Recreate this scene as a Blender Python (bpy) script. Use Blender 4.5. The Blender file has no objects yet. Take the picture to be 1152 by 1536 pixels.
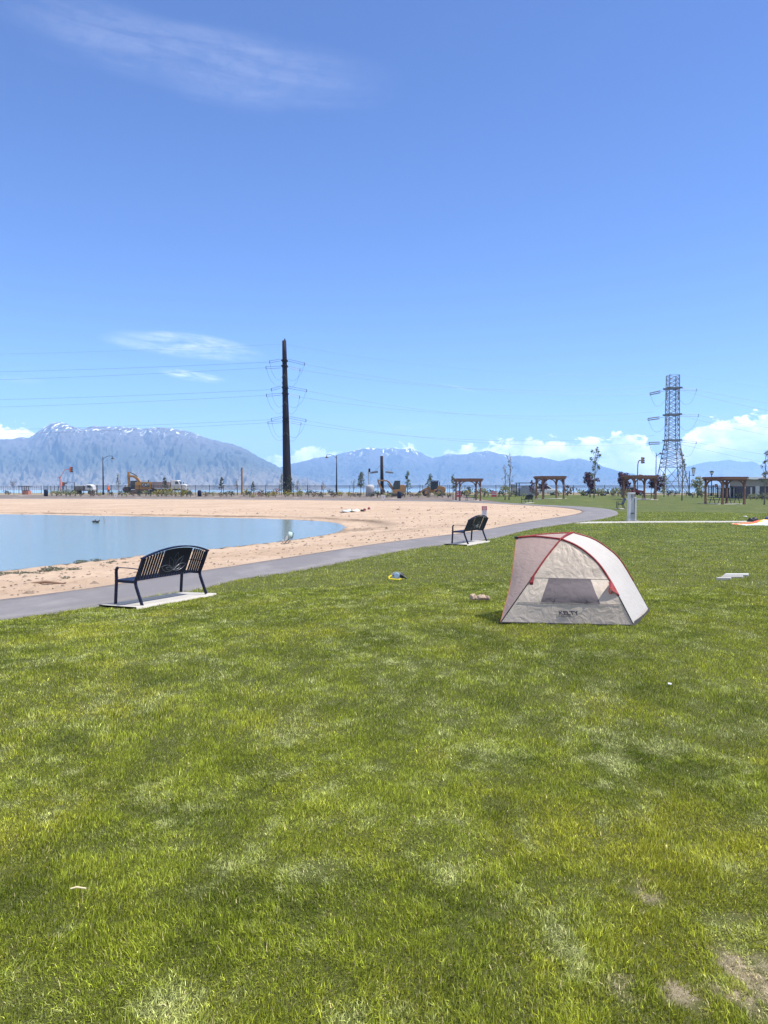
import bpy, bmesh, math, random
import numpy as np
from mathutils import Vector, Matrix
R = math.radians
S = bpy.context.scene
COL = S.collection

# ------------------------------------------------------------------ camera
PITCH, F, EYE = 1.94, 1154.0, 1.75
cd = bpy.data.cameras.new("camera"); cam = bpy.data.objects.new("camera", cd); COL.objects.link(cam)
cam.location = (0, 0, EYE); cam.rotation_euler = (R(90 - PITCH), 0, 0)
cd.sensor_fit = 'HORIZONTAL'; cd.sensor_width = 36; cd.lens = 36 * F / 1152
cd.clip_start = 0.05; cd.clip_end = 60000
S.camera = cam
S.view_settings.view_transform = 'Standard'; S.view_settings.look = 'None'
S.view_settings.gamma = 1; S.view_settings.exposure = 1.0
S.cycles.use_denoising = True
S.cycles.max_bounces = 6; S.cycles.diffuse_bounces = 3; S.cycles.volume_bounces = 2
S.cycles.transparent_max_bounces = 8

# ------------------------------------------------------------------ sun and sky
SUN_EL, SUN_AZ = 61.0, 98.0      # azimuth clockwise from the view axis
sl = bpy.data.lights.new("sun", 'SUN'); sl.energy = 4.2; sl.angle = R(0.53); sl.color = (1.0, 0.955, 0.88)
so = bpy.data.objects.new("sun", sl); COL.objects.link(so)
sd = Vector((math.cos(R(SUN_EL)) * math.sin(R(SUN_AZ)), math.cos(R(SUN_EL)) * math.cos(R(SUN_AZ)), math.sin(R(SUN_EL))))
so.rotation_euler = sd.to_track_quat('Z', 'Y').to_euler()
so.location = sd * 60

class NT:
    """small helper for building node trees"""
    def __init__(s, tree): s.t = tree; s.n = tree.nodes; s.l = tree.links
    def node(s, typ, **kw):
        n = s.n.new(typ)
        for k, v in kw.items(): setattr(n, k, v)
        return n
    def put(s, sock, v):
        if v is None: return
        if hasattr(v, 'is_output') or isinstance(v, bpy.types.NodeSocket): s.l.new(v, sock)
        else: sock.default_value = v
    def math(s, op, a, b=None, c=None, clamp=False):
        n = s.node('ShaderNodeMath', operation=op, use_clamp=clamp)
        s.put(n.inputs[0], a); s.put(n.inputs[1], b)
        if c is not None: s.put(n.inputs[2], c)
        return n.outputs[0]
    def sstep(s, x, lo, hi):
        n = s.node('ShaderNodeMapRange', interpolation_type='SMOOTHSTEP')
        s.put(n.inputs[0], x); s.put(n.inputs[1], lo); s.put(n.inputs[2], hi)
        n.inputs[3].default_value = 0; n.inputs[4].default_value = 1
        return n.outputs[0]
    def mix(s, f, a, b, blend='MIX'):
        n = s.node('ShaderNodeMix', data_type='RGBA', blend_type=blend)
        s.put(n.inputs[0], f); s.put(n.inputs[6], a); s.put(n.inputs[7], b)
        return n.outputs[2]
    def noise(s, vec, scale, detail=4, rough=.55, dist=0.0):
        n = s.node('ShaderNodeTexNoise')
        if vec is not None: s.l.new(vec, n.inputs['Vector'])
        n.inputs['Scale'].default_value = scale; n.inputs['Detail'].default_value = detail
        n.inputs['Roughness'].default_value = rough; n.inputs['Distortion'].default_value = dist
        return n.outputs[0]
    def comb(s, x, y, z=0.0):
        n = s.node('ShaderNodeCombineXYZ'); s.put(n.inputs[0], x); s.put(n.inputs[1], y); s.put(n.inputs[2], z)
        return n.outputs[0]
    def scale(s, v, sc):
        n = s.node('ShaderNodeVectorMath', operation='MULTIPLY'); s.l.new(v, n.inputs[0]); n.inputs[1].default_value = sc
        return n.outputs[0]

def az(px): return math.atan((px - 576) / F)
def el(py): return math.atan((729 - py) / F)

def build_world():
    w = bpy.data.worlds.new("World"); S.world = w; w.use_nodes = True
    t = NT(w.node_tree); t.n.clear()
    out = t.node('ShaderNodeOutputWorld'); bg = t.node('ShaderNodeBackground')
    t.l.new(bg.outputs[0], out.inputs[0])
    sky = t.node('ShaderNodeTexSky', sky_type='NISHITA'); sky.sun_disc = False
    sky.sun_elevation = R(SUN_EL); sky.sun_rotation = R(SUN_AZ)
    sky.altitude = 1300; sky.air_density = 1.0; sky.dust_density = SKY_DUST; sky.ozone_density = SKY_OZONE
    tc = t.node('ShaderNodeTexCoord'); sp = t.node('ShaderNodeSeparateXYZ'); t.l.new(tc.outputs['Generated'], sp.inputs[0])
    x, y, z = sp.outputs
    a = t.math('ARCTAN2', x, y)
    e = t.math('ARCTAN2', z, t.math('SQRT', t.math('ADD', t.math('MULTIPLY', x, x), t.math('MULTIPLY', y, y))))
    # banks of cumulus low over the mountains
    fc = t.node('ShaderNodeFloatCurve'); cu = fc.mapping.curves[0]
    tops = [(-400, .06), (-100, .064), (15, .078), (45, .076), (70, .060), (95, .015), (375, .015), (395, .042), (440, .050), (480, .058), (520, .050),
            (548, .036), (572, .040), (590, .060), (615, .060), (650, .042), (690, .058), (745, .064), (800, .068), (850, .066),
            (895, .066), (930, .076), (955, .068), (985, .046), (1012, .044), (1032, .078), (1060, .084), (1100, .090),
            (1152, .093), (1500, .080)]
    def fx(px): return (az(px) + .7) / 1.4
    cu.points[0].location = (0, .2); cu.points[1].location = (1, .5)
    for px, v in tops: cu.points.new(fx(px), v / .12)
    for p in cu.points: p.handle_type = 'VECTOR'
    fc.mapping.update()
    t.put(fc.inputs['Value'], t.math('DIVIDE', t.math('ADD', a, .7), 1.4))
    top = t.math('MULTIPLY', fc.outputs[0], .110)
    uv = t.comb(a, t.math('MULTIPLY', e, 1.7), 0.0)
    n1 = t.noise(uv, 44, 9, .62, .3); n2 = t.noise(uv, 16, 5, .55)
    edge = t.math('ADD', top, t.math('MULTIPLY', t.math('SUBTRACT', n1, .5), .058))
    d = t.sstep(t.math('SUBTRACT', edge, e), 0.0, .007)
    hole = t.sstep(n2, .36, .56)
    low = t.sstep(t.math('SUBTRACT', top, e), .02, .055)     # towards its base the bank thins to a veil
    d = t.math('MULTIPLY', d, t.math('SUBTRACT', 1.0, t.math('MULTIPLY', low, .45)))
    d = t.math('MULTIPLY', d, t.math('ADD', .40, t.math('MULTIPLY', hole, .60)))
    # high cirrus wisps
    def heading(px, py):
        u, v = (px - 576) / F, (768 - py) / F; c_, s_ = math.cos(R(PITCH)), math.sin(R(PITCH))
        dy, dz = c_ + v * s_, -s_ + v * c_; return math.atan2(u, dy), math.atan2(dz, math.hypot(u, dy))
    def wisp(x0, y0, x1, y1, wpx, amp, sc, seed):
        (a0, e0), (a1, e1) = heading(x0, y0), heading(x1, y1); ca, ce = (a0 + a1) / 2, (e0 + e1) / 2
        L = math.hypot(a1 - a0, e1 - e0); c, s = (a1 - a0) / L, (e1 - e0) / L; lpx = L / 2 * F
        da = t.math('SUBTRACT', a, ca); de = t.math('SUBTRACT', e, ce)
        u = t.math('ADD', t.math('MULTIPLY', da, c), t.math('MULTIPLY', de, s))
        v = t.math('SUBTRACT', t.math('MULTIPLY', de, c), t.math('MULTIPLY', da, s))
        q = t.comb(t.math('MULTIPLY', u, sc), t.math('MULTIPLY', v, sc * 7), seed)
        nn = t.noise(q, 1.0, 7, .62, .6)
        vv = t.math('DIVIDE', t.math('ADD', v, t.math('MULTIPLY', t.math('SUBTRACT', t.noise(q, .5, 3), .5), 1.2 * wpx / F)), wpx / F)
        uu = t.math('DIVIDE', u, lpx / F)
        r2 = t.math('ADD', t.math('MULTIPLY', uu, uu), t.math('MULTIPLY', vv, vv))
        m = t.math('SUBTRACT', 1.0, t.sstep(r2, .05, 1.0))
        return t.math('MULTIPLY', t.math('MULTIPLY', m, t.sstep(nn, .05 + .25 * (sc > 10), .85 - .13 * (sc > 10))), amp)
    ws = [wisp(-60, -10, 620, 128, 52, .085, 7, 1.3), wisp(140, 500, 410, 534, 19, .30, 13, 4.1), wisp(232, 554, 346, 573, 8, .36, 26, 7.7),
          wisp(-15, 567, 75, 573, 5, .06, 30, 9.2), wisp(650, 572, 730, 592, 2.5, .08, 30, 3.2), wisp(550, 642, 670, 638, 9, .08, 25, 2.2)]
    cir = ws[0]
    for q in ws[1:]: cir = t.math('MAXIMUM', cir, q)
    veil = t.math('MULTIPLY', t.math('SUBTRACT', 1.0, t.sstep(e, .0, .10)), .06)
    m = t.math('MAXIMUM', t.math('MAXIMUM', d, cir), veil)
    base = t.mix(1.0, sky.outputs[0], SKY_TINT, 'MULTIPLY')
    shade = t.mix(t.math('MULTIPLY', t.sstep(n1, .30, .60), t.math('SUBTRACT', 1.0, t.math('MULTIPLY', low, .6))), (CLOUD * .60, CLOUD * .68, CLOUD * .82, 1), (CLOUD, CLOUD * .985, CLOUD * .96, 1))
    t.l.new(t.mix(m, base, shade), bg.inputs[0])
    bg.inputs[1].default_value = SKY_STRENGTH
SKY_STRENGTH, SKY_DUST, SKY_OZONE, SKY_TINT, CLOUD = 0.073, 0.2, 4.0, (0.93, 1.04, 1.39, 1), 15.5
HAZE_DENSITY, HAZE_COLOR = 1.6e-4, (0.33, 0.55, 0.90, 1)
build_world()

# ------------------------------------------------------------------ numpy noise
def _h(ix, iy, seed):
    n = (ix.astype(np.int64) * 374761393 + iy.astype(np.int64) * 668265263 + seed * 974711) & 0xffffffff
    n = ((n ^ (n >> 13)) * 1274126177) & 0xffffffff
    return ((n ^ (n >> 16)) & 0xffff) / 65535.0
def vnoise(x, y, seed=0):
    ix = np.floor(x); iy = np.floor(y); fx = x - ix; fy = y - iy
    fx = fx * fx * (3 - 2 * fx); fy = fy * fy * (3 - 2 * fy)
    a = _h(ix, iy, seed); b = _h(ix + 1, iy, seed); c = _h(ix, iy + 1, seed); d = _h(ix + 1, iy + 1, seed)
    return (a * (1 - fx) + b * fx) * (1 - fy) + (c * (1 - fx) + d * fx) * fy
def fbm(x, y, o=4, seed=0, gain=.5):
    s = 0; a = 1; tot = 0
    for i in range(o):
        s = s + a * vnoise(x * 2 ** i + 17.3 * i, y * 2 ** i - 9.1 * i, seed + i); tot += a; a *= gain
    return s / tot
def ridged(x, y, o=4, seed=0, gain=.5):
    s = 0; a = 1; tot = 0
    for i in range(o):
        s = s + a * (1 - np.abs(2 * vnoise(x * 2 ** i + 3.7 * i, y * 2 ** i + 5.9 * i, seed + i) - 1)); tot += a; a *= gain
    return s / tot
def sm(a, b, x):
    t = np.clip((x - a) / (b - a), 0, 1); return t * t * (3 - 2 * t)

# ------------------------------------------------------------------ picture <-> place
cp, sp_ = math.cos(R(PITCH)), math.sin(R(PITCH))
def ray(px, py):
    u = (px - 576) / F; v = (768 - py) / F
    return np.array([u, cp + v * sp_, -sp_ + v * cp])
def at(px, py, Y):                       # the point of that pixel at distance Y
    d = ray(px, py); k = Y / d[1]; return Vector((d[0] * k, Y, EYE + d[2] * k))
def proj(P):
    dx, dy, dz = P[..., 0], P[..., 1], P[..., 2] - EYE
    zc = dy * cp - dz * sp_; yc = dy * sp_ + dz * cp
    return 576 + F * dx / zc, 768 - F * yc / zc
def zland(x, y):
    x = np.asarray(x, float); y = np.asarray(y, float)
    z = -.36 * sm(0, 26, y) - .22 * np.exp(-((x + 4.8) ** 2 / 20 + (y - 15.5) ** 2 / 60))
    rr = x / np.maximum(y, 1)
    w = sm(.13, .24, rr)
    z = z + .36 * ((1 - w) * sm(126, 150, y) + w * sm(92, 104, y) * sm(.42, .34, rr) + w * sm(.34, .42, rr) * sm(100, 140, y))
    r = np.hypot(x, y)
    return z - 12.6 * sm(210, 420, r)
def G(px, py, z=None):                   # that pixel's point on the land (or on a level z)
    d = ray(px, py)
    zz = -.36 if z is None else z
    for _ in range(40):
        k = (zz - EYE) / d[2]; x, y = d[0] * k, d[1] * k
        if z is not None: break
        zz = .5 * zz + .5 * float(zland(x, y))
    return np.array([x, y, zz])
def on(px, Y, dz=0.0):                   # on the land, Y metres away, under picture column px
    x = (px - 576) / F * Y; return Vector((x, Y, float(zland(x, Y)) + dz))

# ------------------------------------------------------------------ materials
def pmat(name, col, rough=.6, metal=0.0, var=.15, vscale=6.0, bump=0.0, bscale=40.0, spec=.5, trans=0.0, dirt=None, alpha=1.0):
    m = bpy.data.materials.new(name); m.use_nodes = True
    t = NT(m.node_tree); b = t.n['Principled BSDF']
    tc = t.node('ShaderNodeTexCoord'); v = tc.outputs['Object']
    c = (*col, 1)
    n = t.noise(v, vscale, 5, .6)
    lo = tuple(x * (1 - var) for x in col); hi = tuple(min(1, x * (1 + var)) for x in col)
    cc = t.mix(n, (*lo, 1), (*hi, 1))
    if dirt:
        cc = t.mix(t.math('MULTIPLY', t.sstep(t.noise(v, vscale * .37, 6, .65), .45, .75), dirt[1]), cc, (*dirt[0], 1))
    t.l.new(cc, b.inputs['Base Color'])
    b.inputs['Roughness'].default_value = rough; b.inputs['Metallic'].default_value = metal
    b.inputs['Specular IOR Level'].default_value = spec
    if alpha < 1: b.inputs['Alpha'].default_value = alpha
    if bump:
        bn = t.node('ShaderNodeBump'); bn.inputs['Strength'].default_value = bump; bn.inputs['Distance'].default_value = .02
        t.l.new(t.noise(v, bscale, 6, .6), bn.inputs['Height']); t.l.new(bn.outputs[0], b.inputs['Normal'])
    if trans:
        tr = t.node('ShaderNodeBsdfTranslucent'); t.l.new(cc, tr.inputs[0])
        mx = t.node('ShaderNodeMixShader'); mx.inputs[0].default_value = trans
        t.l.new(b.outputs[0], mx.inputs[1]); t.l.new(tr.outputs[0], mx.inputs[2])
        t.l.new(mx.outputs[0], t.n['Material Output'].inputs[0])
    return m
def leafmat(name, c1, c2, trans=.35):
    m = bpy.data.materials.new(name); m.use_nodes = True
    t = NT(m.node_tree); b = t.n['Principled BSDF']
    g = t.node('ShaderNodeNewGeometry')
    cc = t.mix(g.outputs['Random Per Island'], (*c1, 1), (*c2, 1))
    t.l.new(cc, b.inputs['Base Color']); b.inputs['Roughness'].default_value = .55; b.inputs['Specular IOR Level'].default_value = .3
    tr = t.node('ShaderNodeBsdfTranslucent'); t.l.new(cc, tr.inputs[0])
    mx = t.node('ShaderNodeMixShader'); mx.inputs[0].default_value = trans
    t.l.new(b.outputs[0], mx.inputs[1]); t.l.new(tr.outputs[0], mx.inputs[2]); t.l.new(mx.outputs[0], t.n['Material Output'].inputs[0])
    return m

# ------------------------------------------------------------------ mesh helpers
class MB:
    def __init__(s): s.v = []; s.f = []
    def add(s, vs, fs):
        o = len(s.v); s.v += [tuple(p) for p in vs]; s.f += [tuple(i + o for i in f) for f in fs]; return s
    def box(s, c, d, rot=None):
        hx, hy, hz = d[0] / 2, d[1] / 2, d[2] / 2
        vs = [Vector((a * hx, b * hy, e * hz)) for e in (-1, 1) for b in (-1, 1) for a in (-1, 1)]
        if rot is not None: vs = [rot @ p for p in vs]
        vs = [p + Vector(c) for p in vs]
        return s.add(vs, [(0, 2, 3, 1), (4, 5, 7, 6), (0, 1, 5, 4), (1, 3, 7, 5), (3, 2, 6, 7), (2, 0, 4, 6)])
    def beam(s, p, q, w, h, up=(0, 0, 1)):
        p, q = Vector(p), Vector(q); d = (q - p); L = d.length; d.normalize()
        u = Vector(up)
        if abs(d.dot(u)) > .98: u = Vector((0, 1, 0)) if abs(d.y) < .9 else Vector((1, 0, 0))
        sx = d.cross(u).normalized(); uz = sx.cross(d)
        rot = Matrix((sx, d, uz)).transposed()
        return s.box((p + q) / 2, (w, L, h), rot)
    def tube(s, pts, r, n=8, cap=True):
        pts = [Vector(p) for p in pts]; rs = r if isinstance(r, (list, tuple)) else [r] * len(pts)
        rings = []; pu = None
        for i, p in enumerate(pts):
            d = (pts[min(i + 1, len(pts) - 1)] - pts[max(i - 1, 0)]).normalized()
            if pu is None: pu = Vector((0, 0, 1)) if abs(d.z) < .9 else Vector((1, 0, 0))
            sx = d.cross(pu)
            sx = sx.normalized() if sx.length > 1e-6 else Vector((1, 0, 0)); pu = sx.cross(d)
            rings.append([p + (sx * math.cos(2 * math.pi * k / n) + pu * math.sin(2 * math.pi * k / n)) * rs[i] for k in range(n)])
        vs = [p for rg in rings for p in rg]; fs = []
        for i in range(len(pts) - 1):
            for k in range(n):
                fs.append((i * n + k, i * n + (k + 1) % n, (i + 1) * n + (k + 1) % n, (i + 1) * n + k))
        if cap: fs += [tuple(range(n))[::-1], tuple((len(pts) - 1) * n + k for k in range(n))]
        return s.add(vs, fs)
    def lathe(s, prof, n=16, c=(0, 0, 0)):
        c = Vector(c); vs = []; fs = []
        for r, z in prof:
            vs += [c + Vector((r * math.cos(2 * math.pi * k / n), r * math.sin(2 * math.pi * k / n), z)) for k in range(n)]
        for i in range(len(prof) - 1):
            for k in range(n): fs.append((i * n + k, i * n + (k + 1) % n, (i + 1) * n + (k + 1) % n, (i + 1) * n + k))
        fs += [tuple(range(n))[::-1], tuple((len(prof) - 1) * n + k for k in range(n))]
        return s.add(vs, fs)
    def prism(s, poly, y0, y1):              # polygon in xz, extruded along y
        n = len(poly); area = sum(poly[i][0] * poly[(i + 1) % n][1] - poly[(i + 1) % n][0] * poly[i][1] for i in range(n))
        if area < 0: poly = poly[::-1]
        vs = [(x, y0, z) for x, z in poly] + [(x, y1, z) for x, z in poly]
        fs = [tuple(range(n)), tuple(range(2 * n - 1, n - 1, -1))] + [(i, i + n, (i + 1) % n + n, (i + 1) % n) for i in range(n)]
        return s.add(vs, fs)
    def wheel(s, c, r, w, n=18):             # axis along y
        c = Vector(c); vs = []
        prof = [(r * .78, -w / 2), (r, -w * .36), (r, w * .36), (r * .78, w / 2)]
        for rr, y in prof: vs += [c + Vector((rr * math.cos(2 * math.pi * k / n), y, rr * math.sin(2 * math.pi * k / n))) for k in range(n)]
        fs = []
        for i in range(3):
            for k in range(n): fs.append((i * n + k, (i + 1) * n + k, (i + 1) * n + (k + 1) % n, i * n + (k + 1) % n))
        fs += [tuple(range(n)), tuple(3 * n + k for k in range(n))[::-1]]
        return s.add(vs, fs)
    def grid(s, fn, nu, nv, flip=False):
        vs = [fn(i / nu, j / nv) for j in range(nv + 1) for i in range(nu + 1)]; fs = []
        for j in range(nv):
            for i in range(nu):
                a = j * (nu + 1) + i; q = (a, a + 1, a + nu + 2, a + nu + 1); fs.append(q[::-1] if flip else q)
        return s.add(vs, fs)
    def build(s, name, mat, parent=None, smooth=False, bevel=0.0, label=None):
        me = bpy.data.meshes.new(name); me.from_pydata(s.v, [], s.f); me.update()
        o = bpy.data.objects.new(name, me); COL.objects.link(o); me.materials.append(mat)
        if smooth: me.polygons.foreach_set('use_smooth', [True] * len(me.polygons)); me.update()
        if bevel:
            b = o.modifiers.new('bevel', 'BEVEL'); b.width = bevel; b.segments = 2; b.limit_method = 'ANGLE'
        if parent: o.parent = parent
        if label: o['label'] = label
        return o
def arrays(name, V, Fa, mat, smooth=False):  # big meshes from numpy arrays, Fa = list of (n,k) index arrays
    me = bpy.data.meshes.new(name)
    me.vertices.add(len(V)); me.vertices.foreach_set('co', np.asarray(V, np.float32).ravel())
    tot = np.concatenate([np.full(len(f), f.shape[1]) for f in Fa]); loops = np.concatenate([f.ravel() for f in Fa])
    me.loops.add(len(loops)); me.polygons.add(len(tot))
    me.loops.foreach_set('vertex_index', loops.astype(np.int32))
    st = np.concatenate([[0], np.cumsum(tot)[:-1]]); me.polygons.foreach_set('loop_start', st.astype(np.int32))
    if smooth: me.polygons.foreach_set('use_smooth', np.ones(len(tot), bool))
    me.update(calc_edges=True); me.validate()
    me.materials.append(mat)
    o = bpy.data.objects.new(name, me); COL.objects.link(o); return o
def tag(o, label=None, cat=None, group=None, kind=None):
    if label: o['label'] = label
    if cat: o['category'] = cat
    if group: o['group'] = group
    if kind: o['kind'] = kind
    return o
def thing(name, label, cat, loc, rz=0.0, group=None):
    o = bpy.data.objects.new(name, None); COL.objects.link(o); o.empty_display_size = .2
    o.location = loc; o.rotation_euler = (0, 0, rz); return tag(o, label, cat, group)
def dup(o, loc=None, rz=None, label=None, parent=None, scale=None):
    c = o.copy(); COL.objects.link(c)
    if parent: c.parent = parent
    for ch in [k for k in o.children]: dup(ch, parent=c)
    if loc is not None: c.location = loc
    if rz is not None: c.rotation_euler = (0, 0, rz)
    if scale is not None: c.scale = (scale,) * 3
    if label: c['label'] = label
    return c
def lettering(name, text, size, mat, parent, mtx, offset=0.0, depth=.002, sx=1.0, warp=None):
    cu = bpy.data.curves.new(name, 'FONT'); cu.body = text; cu.size = size; cu.offset = offset; cu.extrude = depth
    cu.align_x = 'LEFT'; cu.align_y = 'BOTTOM_BASELINE'; cu.resolution_u = 3
    tmp = bpy.data.objects.new(name, cu); COL.objects.link(tmp)
    me = bpy.data.meshes.new_from_object(tmp.evaluated_get(bpy.context.evaluated_depsgraph_get()))
    bpy.data.objects.remove(tmp); bpy.data.curves.remove(cu)
    me.name = name
    for v in me.vertices:
        p = Vector((v.co.x * sx, v.co.y, v.co.z))
        v.co = warp(p) if warp else mtx @ p
    o = bpy.data.objects.new(name, me); COL.objects.link(o); me.materials.clear(); me.materials.append(mat)
    if parent: o.parent = parent
    return o
# ------------------------------------------------------------------ land, beach, path, pond
def sdist(x, y, poly):                   # >0 inside
    x = np.asarray(x, float); y = np.asarray(y, float)
    d = np.full(x.shape, 1e9); ins = np.zeros(x.shape, bool); n = len(poly)
    for i in range(n):
        ax, ay = poly[i]; bx, by = poly[(i + 1) % n]
        ex, ey = bx - ax, by - ay
        t = np.clip(((x - ax) * ex + (y - ay) * ey) / (ex * ex + ey * ey + 1e-12), 0, 1)
        d = np.minimum(d, np.hypot(x - ax - t * ex, y - ay - t * ey))
        if ay != by: ins ^= ((ay > y) != (by > y)) & (x < (bx - ax) * (y - ay) / (by - ay) + ax)
    return np.where(ins, d, -d)
def smooth_line(P, n):                   # Catmull-Rom through the points
    P = np.asarray(P, float); P = np.vstack([2 * P[0] - P[1], P, 2 * P[-1] - P[-2]]); out = []
    for i in range(1, len(P) - 2):
        for t in np.linspace(0, 1, n, endpoint=False):
            a, b, c, d = P[i - 1:i + 3]
            out.append(.5 * (2 * b + (c - a) * t + (2 * a - 5 * b + 4 * c - d) * t * t + (3 * b - a - 3 * c + d) * t ** 3))
    out.append(P[-2]); return np.array(out)

PATH = [((-500, 958), (-500, 997)), ((-200, 924), (-200, 957)), ((0, 901), (0, 930.6)), ((83, 890.6), (83, 919)), ((167, 878.7), (167, 906)),
        ((232, 868), (232, 894)), ((307, 856.5), (307, 881)), ((365, 847.7), (365, 868.5)), ((440, 835.8), (440, 856.5)), ((505, 825.5), (505, 844.5)), ((561, 817), (561, 833.6)),
        ((629, 808), (640, 820)), ((678, 802), (733, 808.5)), ((730, 794.5), (803, 792.5)), ((775, 786), (862, 784)), ((825, 778), (890, 780.5)),
        ((855, 773.2), (913, 776)), ((870, 769.6), (927, 771.5)), ((873, 767), (922, 766.5)), ((866, 764.6), (900, 762.3)), ((838, 761), (860, 759.5)),
        ((786, 757.6), (803, 757)), ((734, 755.0), (742, 753.6)), ((664, 752.4), (668, 751.0)), ((560, 751.2), (560, 749.9)), ((320, 749.0), (320, 747.8)),
        ((0, 748.2), (0, 747)), ((-500, 747.8), (-500, 746.6))]
inner = smooth_line([G(*p[0])[:2] for p in PATH], 7)
outer = smooth_line([G(*p[1])[:2] for p in PATH], 7)
SAND = inner; PAVED = outer               # closed on the left, far outside the frame
ZW = -1.0
WPX = [(-500, 912), (-200, 877), (0, 855), (97, 844.5), (194, 834.5), (311, 823), (423, 810.5), (486, 801), (506, 795), (511, 790), (498, 785), (467, 781.5),
       (389, 778.2), (243, 775.5), (97, 773.2), (0, 771.6), (-500, 768)]
WATER = smooth_line([G(px, py, ZW)[:2] for px, py in WPX], 6)

def zbeach(x, y):
    dw = sdist(x, y, WATER); ds = sdist(x, y, SAND); out = np.maximum(-dw, 0)
    dn = dw + .5 * (fbm(x * .35, y * .35, 3, 11) - .5)
    t = np.clip(-dn / (np.maximum(-dn, 0) + np.maximum(ds, 0) + 1e-6), 0, 1)
    z = ZW + (zland(x, y) - ZW) * (t * .55 + .45 * t * t * (3 - 2 * t))
    z = np.where(dn > 0, ZW - np.minimum(.12 * dn, .8), z)
    amp = sm(0, 1.5, ds)
    r = np.hypot(x, y)
    rip = (fbm(x * 2.2, y * 2.2, 4, 5) - .5) * .10 - .035 * sm(.55, .75, fbm(x * 2.8, y * 2.8, 2, 8)) + (fbm(x * 7, y * 7, 3, 7) - .5) * .05 + .05 * (fbm((x + y * .4) * .4, (y - x * .3) * 2.4, 3, 9) - .5)
    return z + rip * amp * sm(-.1, .5, np.where(dn > 0, 0, -dn)) * 1.0

def polar(angs, rads):
    A, Rr = np.meshgrid(angs, rads); x = Rr * np.sin(A); y = Rr * np.cos(A)
    na, nr = len(angs), len(rads)
    i = np.arange(na - 1)[None] + np.arange(nr - 1)[:, None] * na
    q = np.stack([i, i + 1, i + na + 1, i + na], -1).reshape(-1, 4)
    return x.ravel(), y.ravel(), q[:, ::-1]

def world_pos(t):
    return t.node('ShaderNodeNewGeometry').outputs['Position']
def mat_lawn():
    m = bpy.data.materials.new('turf_soil'); m.use_nodes = True; t = NT(m.node_tree); b = t.n['Principled BSDF']
    p = world_pos(t)
    far = t.mix(t.noise(p, .9, 6, .65), (*GRASS_D, 1), (*GRASS_L, 1))
    far = t.mix(t.math('MULTIPLY', t.sstep(t.noise(p, .16, 4, .6), .4, .7), .5), far, (*GRASS_Y, 1))
    fine = t.noise(p, 9, 5, .7)
    far = t.mix(t.math('MULTIPLY', t.sstep(fine, .35, .7), .45), far, (*GRASS_P, 1))
    st = t.noise(t.scale(p, (1.0, .35, 1)), 1.3, 6, .7)
    far = t.mix(t.math('MULTIPLY', t.sstep(st, .50, .72), .6), far, (.030, .050, .012, 1))
    far = t.mix(t.math('MULTIPLY', t.sstep(t.noise(t.scale(p, (.6, .3, 1)), 1.1, 6, .7), .52, .7), .45), far, (.17, .17, .075, 1))
    soil = t.mix(t.noise(p, 30, 6, .7), (.05, .055, .014, 1), (.13, .14, .04, 1))
    sp = t.node('ShaderNodeSeparateXYZ'); t.l.new(p, sp.inputs[0])
    dd = t.math('SQRT', t.math('ADD', t.math('MULTIPLY', sp.outputs[0], sp.outputs[0]), t.math('MULTIPLY', sp.outputs[1], sp.outputs[1])))
    g = t.mix(t.sstep(dd, 14, 40), soil, far)
    WORN = [(G(px, py), s) for px, py, s in ((1142, 1465, .20), (1105, 1445, .11), (1020, 1492, .11), (968, 1343, .08), (1110, 1495, .12))]
    for q, s in WORN:
        ln = t.node('ShaderNodeVectorMath', operation='DISTANCE'); t.l.new(p, ln.inputs[0]); ln.inputs[1].default_value = tuple(q)
        k = t.math('MULTIPLY', t.math('SUBTRACT', 1.0, t.sstep(ln.outputs['Value'], s * .25, s * .95)), t.sstep(t.noise(p, 12, 4), .3, .55))
        g = t.mix(t.math('MULTIPLY', k, .8), g, t.mix(t.noise(p, 60, 4, .7), (.16, .12, .08, 1), (.46, .39, .28, 1)))
    land = t.mix(t.noise(p, .02, 5, .6), (.20, .17, .10, 1), (.30, .25, .17, 1))
    g = t.mix(t.sstep(sp.outputs[1], 149, 151), g, land)
    t.l.new(g, b.inputs['Base Color']); b.inputs['Roughness'].default_value = .9; b.inputs['Specular IOR Level'].default_value = .1
    bn = t.node('ShaderNodeBump'); bn.inputs['Strength'].default_value = .9; bn.inputs['Distance'].default_value = .05
    t.l.new(t.noise(p, 14, 6, .75), bn.inputs['Height']); t.l.new(bn.outputs[0], b.inputs['Normal'])
    return m
GRASS_D, GRASS_L, GRASS_Y, GRASS_P = (.040, .062, .014), (.085, .105, .026), (.105, .115, .028), (.15, .16, .066)

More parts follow.
